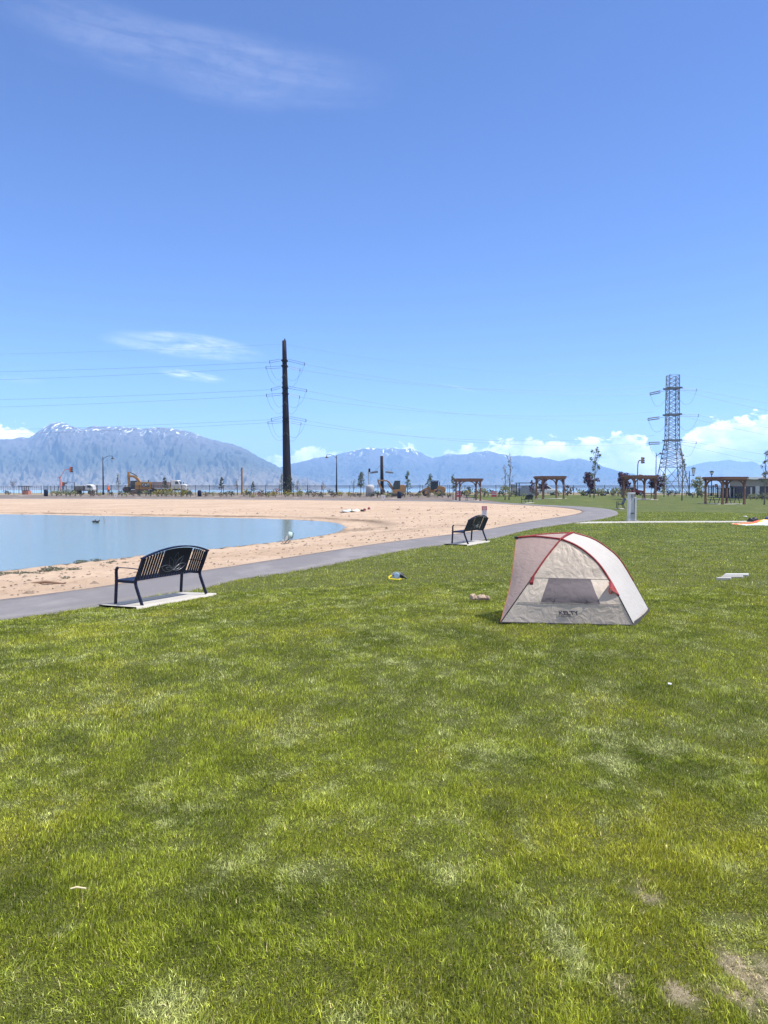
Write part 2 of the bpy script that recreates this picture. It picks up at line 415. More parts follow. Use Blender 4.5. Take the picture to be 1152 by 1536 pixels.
def make_land():
    an = np.radians(np.concatenate([np.linspace(-180, -60, 60, endpoint=False), np.linspace(-60, 60, 300, endpoint=False), np.linspace(60, 180, 61)]))
    rd = np.concatenate([[.02], np.geomspace(.5, 430, 260), np.geomspace(440, 14000, 24)])
    x, y, q = polar(an, rd)
    z = zland(x, y); r = np.hypot(x, y)
    z = z + (fbm(x * 1.1, y * 1.1, 3, 3) - .5) * .05 * sm(60, 20, r)
    sd_ = sdist(x, y, PAVED); z = z - .10 * sm(-.05, .35, sd_) - 1.6 * sm(3.0, 7.0, sd_)
    o = arrays('lawn', np.stack([x, y, z], 1), [q], mat_lawn(), True); tag(o, kind='structure')
def mat_sand():
    m = bpy.data.materials.new('sand'); m.use_nodes = True; t = NT(m.node_tree); b = t.n['Principled BSDF']
    p = world_pos(t)
    c = t.mix(t.sstep(t.noise(t.scale(p, (.35, .8, 1)), .5, 7, .68), .3, .7), (.33, .24, .167, 1), (.42, .318, .232, 1))
    c = t.mix(t.math('MULTIPLY', t.sstep(t.noise(t.scale(p, (1, 2.2, 1)), 3.5, 6, .7), .5, .75), .6), c, (.25, .17, .108, 1))
    c = t.mix(t.math('MULTIPLY', t.sstep(t.noise(p, 2.1, 8, .78), .56, .72), .55), c, (.235, .155, .10, 1))
    c = t.mix(t.math('MULTIPLY', t.sstep(t.noise(p, 40, 4, .7), .55, .75), .5), c, (.47, .37, .26, 1))
    at_ = t.node('ShaderNodeAttribute', attribute_name='wet'); 
    c = t.mix(at_.outputs['Fac'], c, (.12, .085, .055, 1))
    t.l.new(c, b.inputs['Base Color']); b.inputs['Roughness'].default_value = .95; b.inputs['Specular IOR Level'].default_value = .15
    bn = t.node('ShaderNodeBump'); bn.inputs['Strength'].default_value = .8; bn.inputs['Distance'].default_value = .06
    t.l.new(t.noise(p, 7, 8, .72), bn.inputs['Height']); t.l.new(bn.outputs[0], b.inputs['Normal'])
    return m
def make_beach():
    an = np.radians(np.linspace(-50, 17.5, 560)); rd = np.geomspace(11.5, 150, 330)
    x, y, q = polar(an, rd)
    ds = sdist(x, y, SAND)
    z = np.where(ds > 0, zbeach(x, y), zland(x, y)) - .012
    keep = (ds[q].max(1) > -.45)
    q = q[keep]; used = np.unique(q); rm = np.full(len(x), -1); rm[used] = np.arange(len(used)); q = rm[q]
    V = np.stack([x, y, z], 1)[used]
    o = arrays('beach', V, [q], mat_sand(), True); tag(o, kind='structure')
    # damp rim round the water and the dark drift line left on the far shore
    dw = -sdist(V[:, 0], V[:, 1], WATER)
    n = fbm(V[:, 0] * .5, V[:, 1] * .5, 4, 21)
    wet = sm(.9, .1, dw + (n - .5) * 1.0) * .75
    farside = sm(45, 60, V[:, 1])
    wob = dw + (n - .5) * 1.2
    drift = np.exp(-((wob - 3.2) / .95) ** 2) * farside * sm(.25, .5, fbm(V[:, 0] * .12, V[:, 1] * .3, 3, 31)) 
    tip = np.exp(-((V[:, 0] + 2.8) ** 2 + (V[:, 1] - 47) ** 2) / 40) * sm(.5, .62, fbm(V[:, 0] * .8, V[:, 1] * .8, 4, 41))
    a = o.data.attributes.new('wet', 'FLOAT', 'POINT'); a.data.foreach_set('value', np.clip(np.maximum(np.maximum(wet, drift * .9), tip * .6), 0, 1).astype(np.float32))

def strip(name, A, B, mat, dz, nv=6):     # a sheet on the land between two matching edge lines
    A, B = np.asarray(A), np.asarray(B); n = len(A)
    T = np.linspace(0, 1, nv + 1)
    T = np.concatenate([[0], T, [1]]); nv += 2; drop = np.zeros(nv + 1); drop[[0, -1]] = .14      # outer columns: the slab's buried edge
    P = A[:, None] * (1 - T)[None, :, None] + B[:, None] * T[None, :, None]
    x, y = P[..., 0].ravel(), P[..., 1].ravel(); z = zland(x, y) + dz - np.tile(drop, n)
    i = np.arange(nv)[None] + np.arange(n - 1)[:, None] * (nv + 1)
    q = np.stack([i, i + 1, i + nv + 2, i + nv + 1], -1).reshape(-1, 4)
    v0, v1, v3 = [np.array([x[k], y[k]]) for k in (q[1][0], q[1][1], q[1][3])]
    if np.cross(v1 - v0, v3 - v0) < 0: q = q[:, ::-1]
    o = arrays(name, np.stack([x, y, z], 1), [q], mat); a = o.data.attributes.new('across', 'FLOAT', 'POINT'); a.data.foreach_set('value', np.tile(T, n).astype(np.float32)); return tag(o, kind='structure')
def mat_path():
    m = bpy.data.materials.new('asphalt'); m.use_nodes = True; t = NT(m.node_tree); b = t.n['Principled BSDF']
    p = world_pos(t)
    c = t.mix(t.noise(p, 60, 5, .7), (.115, .108, .110, 1), (.175, .166, .168, 1))
    c = t.mix(t.math('MULTIPLY', t.sstep(t.noise(t.scale(p, (1, .5, 1)), 1.1, 5, .6), .45, .75), .65), c, (.23, .215, .21, 1))
    c = t.mix(t.math('MULTIPLY', t.sstep(t.noise(p, 2.6, 6, .7), .62, .75), .3), c, (.27, .21, .16, 1))
    ac = t.node('ShaderNodeAttribute', attribute_name='across').outputs['Fac']
    sp2 = t.math('SUBTRACT', t.math('MULTIPLY', t.noise(p, 1.6, 7, .7), .55), ac)
    c = t.mix(t.math('MULTIPLY', t.sstep(sp2, .10, .32), t.math('MULTIPLY', t.sstep(t.noise(p, 25, 4, .7), .38, .62), .85)), c, (.34, .245, .165, 1))
    t.l.new(c, b.inputs['Base Color']); b.inputs['Roughness'].default_value = .85; b.inputs['Specular IOR Level'].default_value = .3
    bn = t.node('ShaderNodeBump'); bn.inputs['Strength'].default_value = .4; bn.inputs['Distance'].default_value = .01
    t.l.new(t.noise(p, 120, 4, .7), bn.inputs['Height']); t.l.new(bn.outputs[0], b.inputs['Normal'])
    return m
def mat_water(name, deep, shallow, wave, bstr, rough):
    m = bpy.data.materials.new(name); m.use_nodes = True; t = NT(m.node_tree); b = t.n['Principled BSDF']
    p = world_pos(t)
    t.l.new(t.mix(t.noise(p, .05, 3), (*deep, 1), (*shallow, 1)), b.inputs['Base Color'])
    b.inputs['Roughness'].default_value = rough; b.inputs['IOR'].default_value = 1.33; b.inputs['Specular IOR Level'].default_value = .36
    bn = t.node('ShaderNodeBump'); bn.inputs['Strength'].default_value = bstr; bn.inputs['Distance'].default_value = .05
    h = t.math('ADD', t.noise(t.scale(p, (.8, 1.6, 1)), wave, 4, .6), t.math('MULTIPLY', t.noise(p, wave * 5, 3, .6), .25))
    t.l.new(h, bn.inputs['Height']); t.l.new(bn.outputs[0], b.inputs['Normal'])
    return m
def make_water():
    P = WATER; c = P.mean(0); out = []
    n = len(P)
    for i in range(n):
        tg = P[(i + 1) % n] - P[i - 1]; nr = np.array([tg[1], -tg[0]]); nr /= np.linalg.norm(nr) + 1e-9
        out.append(P[i] + nr * .35)
    m = MB(); m.add([(p[0], p[1], ZW) for p in out], [tuple(range(n))])
    o = m.build('pond_water', mat_water('pond_water', (.135, .195, .185), (.165, .225, .195), 2.6, .34, .10)); tag(o, kind='structure')
    me = o.data
    if me.polygons[0].normal.z < 0: me.flip_normals()
    m = MB(); m.add([(-9000, 300, -11.6), (9000, 300, -11.6), (9000, 12000, -11.6), (-9000, 12000, -11.6)], [(0, 1, 2, 3)])
    tag(m.build('lake_water', mat_water('lake_water', (.30, .42, .46), (.34, .46, .49), .3, .35, .25)), kind='structure')

def mulch():
    m = bpy.data.materials.new('mulch'); m.use_nodes = True; t = NT(m.node_tree); b = t.n['Principled BSDF']; p = world_pos(t)
    c = t.mix(t.noise(p, 3, 6, .7), (.075, .058, .048, 1), (.17, .135, .11, 1))
    c = t.mix(t.math('MULTIPLY', t.sstep(t.noise(p, .35, 4, .6), .55, .7), .8), c, (.42, .36, .29, 1))
    t.l.new(c, b.inputs['Base Color']); b.inputs['Roughness'].default_value = .95
    xs = np.linspace(-95, 15, 60); A = [(x, 128.6) for x in xs]; B = [(x, 152.0) for x in xs]
    A = [(x, float(np.interp(x, outer[::-1][:60, 0] if False else outer[-60:, 0][::-1], outer[-60:, 1][::-1])) + .1) for x in xs]
    strip('planting_bed', A, B, m, .02, 16)
CONC = pmat('concrete', (.37, .35, .315), .85, var=.12, vscale=3, bump=.15, bscale=60, dirt=((.24, .22, .185), .5))
def walkway():
    a = np.array([G(862, 785.3)[:2], G(1000, 784.0)[:2], G(1300, 783.2)[:2]]); b = np.array([G(884, 783.0)[:2], G(1000, 782.3)[:2], G(1300, 781.7)[:2]])
    strip('walkway', smooth_line(a, 14), smooth_line(b, 14), CONC, .028, 4)

def ridge(name, prof, D, foot, back, zfoot, seed, mat, rough, x_pad, gl, fh):
    px = np.array([p[0] for p in prof], float); py = np.array([p[1] for p in prof], float)
    n = 620; xs = np.linspace(px[0], px[-1], n); X = (xs - 576) / F * D
    H = (729 - np.interp(xs, px, py)) / F * D + EYE
    H = H + (fbm(X / (D * .010), X * 0, 6, seed + 3, .62) - .5) * D * .0036
    nv = 170; v = np.linspace(0, 1, nv); XX, VV = np.meshgrid(X, v); HH = np.repeat(H[None], nv, 0)
    warp = (fbm(XX / gl / 1.6, VV * 3, 3, seed + 9) - .5) * 1.4
    shape = fh * np.minimum(VV / .45, 1) ** 1.2 * .45 + (1 - .45 * fh) * sm(.28, 1.06, VV) ** 1.15 / sm(.28, 1.06, np.array(1.0)) ** 1.15 
    shape = np.clip(shape, 0, 1)
    g = ridged(XX / gl + warp, VV * 1.6 + XX / gl * .12, 6, seed, .56)
    Z = zfoot + (HH - zfoot) * shape + (g - .62) * rough * D * (np.sin(np.pi * np.clip(VV, 0, 1) ** .8) * .9 + .04) * np.clip((HH) / (H.max()), .2, 1)
    Z = Z + (fbm(XX / (gl * .16), VV * 26, 4, seed + 5) - .5) * rough * D * .42 * np.sin(np.pi * VV ** .7)
    lim = EYE + (HH - EYE) * (D - foot + foot * VV) / D
    Z = np.minimum(Z, np.where(VV < .97, lim - .002 * D * (1 - VV), HH)); Z[-1] = H
    YY = D - foot + foot * VV + (fbm(XX / (gl * 2), VV * 0, 2, seed + 7) - .5) * foot * .25 * (1 - VV)
    XX = XX * (YY / D)
    XX = np.vstack([XX, XX[-1:] * 1.0]); YY = np.vstack([YY, YY[-1:] + back]); Z = np.vstack([Z, np.full((1, n), zfoot)])
    nv += 1
    i = np.arange(n - 1)[None] + np.arange(nv - 1)[:, None] * n
    q = np.stack([i, i + 1, i + n + 1, i + n], -1).reshape(-1, 4)
    o = arrays(name, np.stack([XX.ravel(), YY.ravel(), Z.ravel()], 1), [q], mat, True); tag(o, kind='structure')
def mat_mountain(name, zsnow, dz, low, mid, rock, snow_amt, k):
    m = bpy.data.materials.new(name); m.use_nodes = True; t = NT(m.node_tree); b = t.n['Principled BSDF']; p = world_pos(t)
    sp = t.node('ShaderNodeSeparateXYZ'); t.l.new(p, sp.inputs[0])
    n = t.noise(p, .012 * k, 7, .65); n2 = t.noise(t.scale(p, (1, .15, .35)), .022 * k, 6, .6, .5)
    h = t.math('ADD', sp.outputs[2], t.math('MULTIPLY', t.math('SUBTRACT', n, .5), dz * 2.2))
    c = t.mix(t.sstep(h, 0, zsnow * .45), (*low, 1), (*mid, 1))
    c = t.mix(t.sstep(h, zsnow * .5, zsnow * .95), c, (*rock, 1))
    c = t.mix(t.math('MULTIPLY', t.sstep(n, .45, .68), .55), c, tuple(x * .55 for x in mid) + (1,))
    c = t.mix(t.math('MULTIPLY', t.sstep(n2, .6, .72), .35), c, tuple(min(1, x * 1.25) for x in low) + (1,))
    s = t.math('MULTIPLY', t.sstep(h, zsnow, zsnow + dz), t.sstep(n2, 1 - snow_amt, 1 - snow_amt + .06))
    c = t.mix(s, c, (.95, .96, .98, 1))
    t.l.new(c, b.inputs['Base Color']); b.inputs['Roughness'].default_value = .95; b.inputs['Specular IOR Level'].default_value = .1
    return m
def make_mountains():
    L = [(-330, 690), (-200, 672), (-60, 664), (0, 660), (30, 657.5), (45, 657), (58, 649), (70, 640), (80, 635.5), (92, 634), (103, 637), (115, 642), (125, 644.5), (140, 640), (155, 641), (165, 640.5), (190, 642),
         (215, 643.5), (225, 641.5), (240, 641), (262, 643), (275, 646), (288, 648), (300, 654), (315, 659), (330, 661.5), (350, 666), (368, 674), (385, 683), (405, 693), (420, 702), (440, 712), (470, 722), (500, 731), (530, 735)]
    ridge('mountain', L, 4000, 1500, 700, -13, 101, mat_mountain('near_mountain', 232, 60, (.175, .150, .115), (.070, .078, .058), (.12, .108, .10), .45, 3.0), .046, 0, 170, .8)
    M = [(250, 735), (330, 722), (400, 706), (430, 699), (445, 694), (460, 690.5), (475, 687), (500, 683.5), (520, 679), (545, 673), (560, 671), (575, 673.5), (590, 672), (603, 674), (615, 673.5), (625, 677), (640, 684), (650, 686), (662, 685.5), (672, 681), (690, 682.5), (710, 678.5),
         (725, 677.5), (735, 676.5), (750, 680.5), (765, 684.5), (780, 683), (800, 687.5), (815, 686), (838, 691), (855, 689.5), (868, 687), (880, 690.5), (900, 698), (915, 703), (930, 707), (950, 711), (975, 715), (1010, 720), (1060, 732)]
    ridge('mountain_range', M, 5600, 1700, 900, -13, 202, mat_mountain('mid_mountain', 195, 70, (.12, .11, .085), (.065, .07, .06), (.10, .095, .09), .45, 1.5), .026, 0, 230, .6)
    Rr = [(930, 730), (975, 717), (1000, 712), (1020, 703.5), (1035, 698), (1050, 694), (1065, 692.5), (1080, 692), (1092, 689.5), (1105, 692.5), (1125, 692), (1140, 697), (1160, 701), (1200, 696), (1260, 690), (1400, 700), (1600, 720)]
    ridge('far_mountain', Rr, 7600, 1700, 900, -13, 303, mat_mountain('far_mountain', 500, 60, (.18, .16, .12), (.12, .12, .09), (.17, .16, .14), .3, .7), .012, 0, 300, .6)

# the lawn's blades: nobody could count them
NOGRASS = []                              # polygons kept bare (pads, slabs, tent floor)
def make_grass():
    rng = np.random.default_rng(7)
    def sample(n, r0, r1, power, half):
        u = rng.random(n); k = 2 - power
        r = (r0 ** k + u * (r1 ** k - r0 ** k)) ** (1 / k)
        a = np.radians(rng.uniform(-half, half, n))
        return r * np.sin(a), r * np.cos(a), r
    sets = [(980000, 1.4, 5.5, .55, 62), (760000, 5.5, 16, 1.25, 47), (540000, 16, 66, 1.45, 42)]
    AV, AF, AC, off = [], [], [], 0
    for si, (n, r0, r1, pw, half) in enumerate(sets):
        x, y, r = sample(n, r0, r1, pw, half)
        ok = sdist(x, y, PAVED) < .03
        for poly in NOGRASS: ok &= sdist(x, y, poly) < .0
        x, y, r = x[ok], y[ok], r[ok]
        # worn, straw-coloured spots low in the right of the picture
        bare = np.zeros(len(x))
        for px, py, s, amt in [(1140, 1465, .13, 1.0), (1105, 1440, .10, .8), (1020, 1492, .10, .75), (965, 1345, .11, .75), (930, 1475, .10, .6), (1110, 1495, .10, .8), (1140, 1390, .12, .6), (985, 1460, .12, .5),
                               (1000, 1430, .2, .35), (890, 1445, .12, .45), (1150, 1340, .2, .4), (760, 1330, .12, .3), (1040, 965, .6, .25), (1000, 1050, .5, .25), (830, 1290, .25, .2)]:
            g = G(px, py); bare = np.maximum(bare, amt * np.exp(-((x - g[0]) ** 2 + ((y - g[1]) * .6) ** 2) / (2 * s * s)))
        n3 = fbm(x * 5, y * 5, 3, 77)
        bare = sm(.52, .80, bare * (.45 + 1.0 * fbm(x * 15, y * 15, 4, 78, .6)) + (n3 - .5) * .8 * np.minimum(bare * 2, 1))
        keep = rng.random(len(x)) > np.clip(bare * .75, 0, .62)
        x, y, r, bare = x[keep], y[keep], r[keep], bare[keep]
        n = len(x)
        big = fbm(x * .55, y * .4, 4, 51); med = fbm(x * 3.2, y * 2.4, 4, 61); sml = fbm(x * 6.5, y * 5.5, 3, 71); pal = fbm(x * 2.9 + 9, y * 2.0, 7, 81, .74)
        clump = fbm(x * 13, y * 13, 2, 91)
        # each blade follows the lie of its patch
        lie = 2 * np.pi * fbm(x * 1.6, y * 1.6, 3, 55) * 2 + rng.normal(0, 1.5, n)
        lean = np.clip(.72 + .9 * (pal - .5) * 2 + rng.normal(0, .42, n), .05, 1.4) * (1, .9, .62)[si]
        L = np.array((.0175, .021, .025))[si] * (.8 + 1.0 * rng.random(n)) * (.5 + 1.0 * sml) * (.45 + 1.1 * clump) * np.where(bare > .3, .7, 1) * np.where(rng.random(n) < .04, 1.5, 1)
        w = np.maximum(.0024 + .0014 * rng.random(n), .00042 * r * (1 if si < 2 else 1.15)) * np.where(si == 0, 1.0, 1.1)
        z = zland(x, y) + (fbm(x * 1.1, y * 1.1, 3, 3) - .5) * .05 * sm(60, 20, r) - .004
        hx, hy = np.cos(lie), np.sin(lie)
        fa = rng.uniform(0, np.pi, n) if si == 0 else np.arctan2(y, x) + np.pi / 2 + rng.normal(0, .6, n)
        sx, sy = np.cos(fa), np.sin(fa)
        B = np.stack([x, y, z], 1); Sv = np.stack([sx, sy, 0 * x], 1) * (w / 2)[:, None]
        up = np.array([0, 0, 1.0])
        hv = np.stack([hx, hy, 0 * x], 1)
        Mv = B + hv * (L * .5 * np.sin(lean * .45))[:, None] + up * (L * .5 * np.cos(lean * .45))[:, None]
        Tv = Mv + hv * (L * .55 * np.sin(lean * 1.25))[:, None] + up * (L * .55 * np.cos(np.minimum(lean * 1.25, 1.45)))[:, None]
        # colour of each blade
        mixv = np.clip(.5 + (big - .5) * .9 + (med - .5) * 1.9 + (sml - .5) * 1.5 + (clump - .5) * .9 + rng.normal(0, .22, n), 0, 1)[:, None]
        c = np.array(BL_D) * (1 - mixv) + np.array(BL_L) * mixv
        yl = np.clip((fbm(x * 1.1 - 4, y * .8, 5, 15, .6) - .46) * 2.4 + rng.normal(0, .15, n), 0, .8)[:, None]; c = c * (1 - yl) + np.array(BL_Y) * yl
        pm = np.clip((.55 * pal + .45 * fbm(x * 7, y * 5, 4, 83, .7) - .545) * 5.5 + rng.normal(0, .25, n), 0, .75)[:, None]; c = c * (1 - pm) + np.array(BL_P) * pm
        dry = np.clip((rng.random(n) < .035) * .8 + bare * (rng.random(n) < .85), 0, 1)[:, None]; c = c * (1 - dry) + np.array(BL_S) * dry
        c = c * np.exp(rng.normal(-.13, .42, n))[:, None]
        if si < 2:
            V = np.empty((n, 5, 3)); V[:, 0] = B - Sv; V[:, 1] = B + Sv; V[:, 2] = Mv - Sv * .8; V[:, 3] = Mv + Sv * .8; V[:, 4] = Tv
            i = np.arange(n)[:, None] * 5 + off
            AF.append(i + np.array([[0, 1, 3, 2]])); AF.append(i + np.array([[2, 3, 4]])); k = 5
        else:
            V = np.empty((n, 3, 3)); V[:, 0] = B - Sv * 1.2; V[:, 1] = B + Sv * 1.2; V[:, 2] = Tv
            AF.append(np.arange(n)[:, None] * 3 + off + np.array([[0, 1, 2]])); k = 3
        AV.append(V.reshape(-1, 3)); AC.append(np.repeat(c, k, 0)); off += n * k
    m = bpy.data.materials.new('grass'); m.use_nodes = True; t = NT(m.node_tree); b = t.n['Principled BSDF']
    at_ = t.node('ShaderNodeAttribute', attribute_name='hue')
    t.l.new(at_.outputs['Color'], b.inputs['Base Color']); b.inputs['Roughness'].default_value = .45; b.inputs['Specular IOR Level'].default_value = .16
    tr = t.node('ShaderNodeBsdfTranslucent'); t.l.new(at_.outputs['Color'], tr.inputs[0])
    mx = t.node('ShaderNodeMixShader'); mx.inputs[0].default_value = .30
    t.l.new(b.outputs[0], mx.inputs[1]); t.l.new(tr.outputs[0], mx.inputs[2]); t.l.new(mx.outputs[0], t.n['Material Output'].inputs[0])
    o = arrays('grass', np.concatenate(AV), AF, m)
    C = np.concatenate(AC); a = o.data.attributes.new('hue', 'FLOAT_COLOR', 'POINT')
    a.data.foreach_set('color', np.concatenate([C, np.ones((len(C), 1))], 1).astype(np.float32).ravel())
    tag(o, 'short green lawn grass with paler and darker patches', 'grass', kind='stuff')
BL_D, BL_L, BL_Y, BL_P, BL_S = (.125, .172, .016), (.35, .40, .044), (.46, .45, .044), (.58, .61, .25), (.60, .50, .29)

def make_haze():
    x0, x1, y0, y1, z0, z1 = -7800, 7800, -60, 9400, -16, 372
    m = MB().box(((x0 + x1) / 2, (y0 + y1) / 2, (z0 + z1) / 2), (x1 - x0, y1 - y0, z1 - z0))
    mt = bpy.data.materials.new('haze'); mt.use_nodes = True; t = NT(mt.node_tree); t.n.clear()
    out = t.node('ShaderNodeOutputMaterial'); v = t.node('ShaderNodeVolumePrincipled')
    v.inputs['Color'].default_value = HAZE_COLOR; v.inputs['Density'].default_value = HAZE_DENSITY; v.inputs['Anisotropy'].default_value = 0.0
    t.l.new(v.outputs[0], out.inputs['Volume'])
    tag(m.build('haze', mt), 'pale blue haze in the air over the lake and mountains', 'haze', kind='stuff')
make_land(); make_beach()
strip('path', inner, outer, mat_path(), .022, 6)
make_water(); mulch(); walkway(); make_mountains()
# ------------------------------------------------------------------ materials of the objects
NAVY = pmat('dark_powder_coat', (.006, .008, .030), .42, var=.25, vscale=9, bump=.05, bscale=200, spec=.28)
BLACKM = pmat('black_metal', (.012, .013, .02), .5, var=.2, spec=.3)
DARKST = pmat('weathered_dark_steel', (.014, .010, .014), .7, var=.35, vscale=.6, bump=.1, bscale=10, spec=.15)
GALV = pmat('galvanised_steel', (.15, .17, .20), .6, metal=.2, var=.2, vscale=2)
GREYM = pmat('grey_metal', (.30, .31, .33), .5, metal=.3)
WOOD = pmat('stained_timber', (.155, .076, .047), .7, var=.35, vscale=3, bump=.3, bscale=18, dirt=((.06, .028, .02), .6))
WOOD2 = pmat('grey_brown_wood', (.20, .12, .075), .8, var=.3, vscale=4, bump=.3, bscale=14)
BARK = pmat('bark', (.16, .13, .105), .9, var=.3, vscale=5, bump=.4, bscale=25)
WHITE = pmat('white_paint', (.52, .52, .52), .5, var=.05, vscale=3, dirt=((.38, .36, .33), .4))
CREAM = pmat('pale_panel', (.50, .49, .46), .6, var=.08, vscale=2)
YEL = pmat('machine_yellow', (.33, .165, .035), .55, var=.2, vscale=1.4, dirt=((.17, .10, .06), .6))
YEL2 = pmat('dusty_machine_orange', (.33, .165, .05), .6, var=.25, vscale=1.4, dirt=((.13, .085, .055), .7))
RUB = pmat('rubber', (.03, .028, .027), .85, var=.3, vscale=4, dirt=((.13, .10, .08), .6))
MUD = pmat('muddy_steel', (.09, .065, .05), .8, var=.35, vscale=2, bump=.3, bscale=12)
GLASS = pmat('window_glass', (.03, .045, .055), .08, var=.2, spec=.6)
DUSTY = pmat('dusty_truck_bed', (.34, .27, .25), .75, var=.2, vscale=1.5, dirt=((.17, .11, .09), .8))
RED = pmat('red_paint', (.46, .03, .03), .5, var=.15)
ORANGE = pmat('orange_paint', (.50, .115, .03), .5, var=.1)
HIVIS = pmat('hi_vis_cloth', (.85, .14, .03), .7, var=.1, vscale=8)
SKIN = pmat('skin', (.42, .24, .17), .55, var=.06)
CLOTH_D = pmat('dark_cloth', (.03, .035, .05), .85, var=.2, vscale=10)
YELP = pmat('yellow_plastic', (.80, .62, .02), .4, var=.06)
BLUEP = pmat('clear_blue_plastic', (.35, .48, .62), .15, var=.1)
BLKP = pmat('black_rubber', (.012, .012, .014), .5, var=.2)
KHAKI = pmat('khaki_cloth', (.36, .27, .20), .9, var=.25, vscale=14, bump=.6, bscale=50)
INSUL = pmat('insulator', (.10, .11, .12), .4, var=.2)
INSULP = pmat('pale_insulator', (.24, .26, .29), .4, var=.1)
WIRE = pmat('cable', (.12, .13, .15), .5, metal=.3)
BRICKD = pmat('dark_brick', (.075, .065, .085), .8, var=.3, vscale=8, bump=.3, bscale=30)
STUCCO = pmat('tan_stucco', (.30, .26, .23), .9, var=.1, vscale=3, bump=.2, bscale=60)
BRICKR = pmat('red_brick', (.36, .15, .11), .85, var=.25, vscale=8, bump=.3, bscale=30)
PALEC = pmat('grey_concrete', (.33, .33, .34), .85, var=.2, vscale=1.2, bump=.2, bscale=20, dirt=((.22, .21, .2), .6))
LAMPG = pmat('lamp_glass', (.75, .74, .68), .3, var=.05)
SIGNW = pmat('sign_white', (.56, .56, .57), .5, var=.04)
SIGNT = pmat('sign_print', (.25, .25, .28), .6, var=.1)
SIGNR = pmat('sign_red', (.40, .05, .07), .5, var=.1)

# ------------------------------------------------------------------ tent
def fabric(name, col, trans, wr=.35, sc=9, rough=.55, pat=(1, 1, 1)):
    m = bpy.data.materials.new(name); m.use_nodes = True; t = NT(m.node_tree); b = t.n['Principled BSDF']
    tc = t.node('ShaderNodeTexCoord'); v = tc.outputs['Object']
    c = t.mix(t.noise(v, 3, 4), tuple(x * .93 for x in col) + (1,), tuple(min(1, x * 1.06) for x in col) + (1,))
    t.l.new(c, b.inputs['Base Color']); b.inputs['Roughness'].default_value = rough; b.inputs['Specular IOR Level'].default_value = .35
    bn = t.node('ShaderNodeBump'); bn.inputs['Strength'].default_value = wr; bn.inputs['Distance'].default_value = .05
    t.l.new(t.noise(t.scale(v, pat), sc, 5, .55, .8), bn.inputs['Height']); t.l.new(bn.outputs[0], b.inputs['Normal'])
    tr = t.node('ShaderNodeBsdfTranslucent'); t.l.new(c, tr.inputs[0]); t.l.new(bn.outputs[0], tr.inputs['Normal'])
    mx = t.node('ShaderNodeMixShader'); mx.inputs[0].default_value = trans
    t.l.new(b.outputs[0], mx.inputs[1]); t.l.new(tr.outputs[0], mx.inputs[2]); t.l.new(mx.outputs[0], t.n['Material Output'].inputs[0])
    return m
def polyline(P):
    P = [Vector(p) for p in P]; P = [2 * P[0] - P[1]] + P + [2 * P[-1] - P[-2]]
    def f(u):
        k = len(P) - 3; u = min(max(u, 0), 1) * k; i = min(int(u), k - 1); t = u - i
        a, b, c, d = P[i:i + 4]
        return .5 * (2 * b + (c - a) * t + (2 * a - 5 * b + 4 * c - d) * t * t + (3 * b - a - 3 * c + d) * t ** 3)
    return f
def arclen(f, n=120):
    pts = [f(i / n) for i in range(n + 1)]; L = [0]
    for i in range(n): L.append(L[-1] + (pts[i + 1] - pts[i]).length)
    def g(u):
        s = u * L[-1]
        i = int(np.searchsorted(L, s)); i = min(max(i, 1), n)
        t = (s - L[i - 1]) / max(L[i] - L[i - 1], 1e-9); return pts[i - 1].lerp(pts[i], t)
    return g
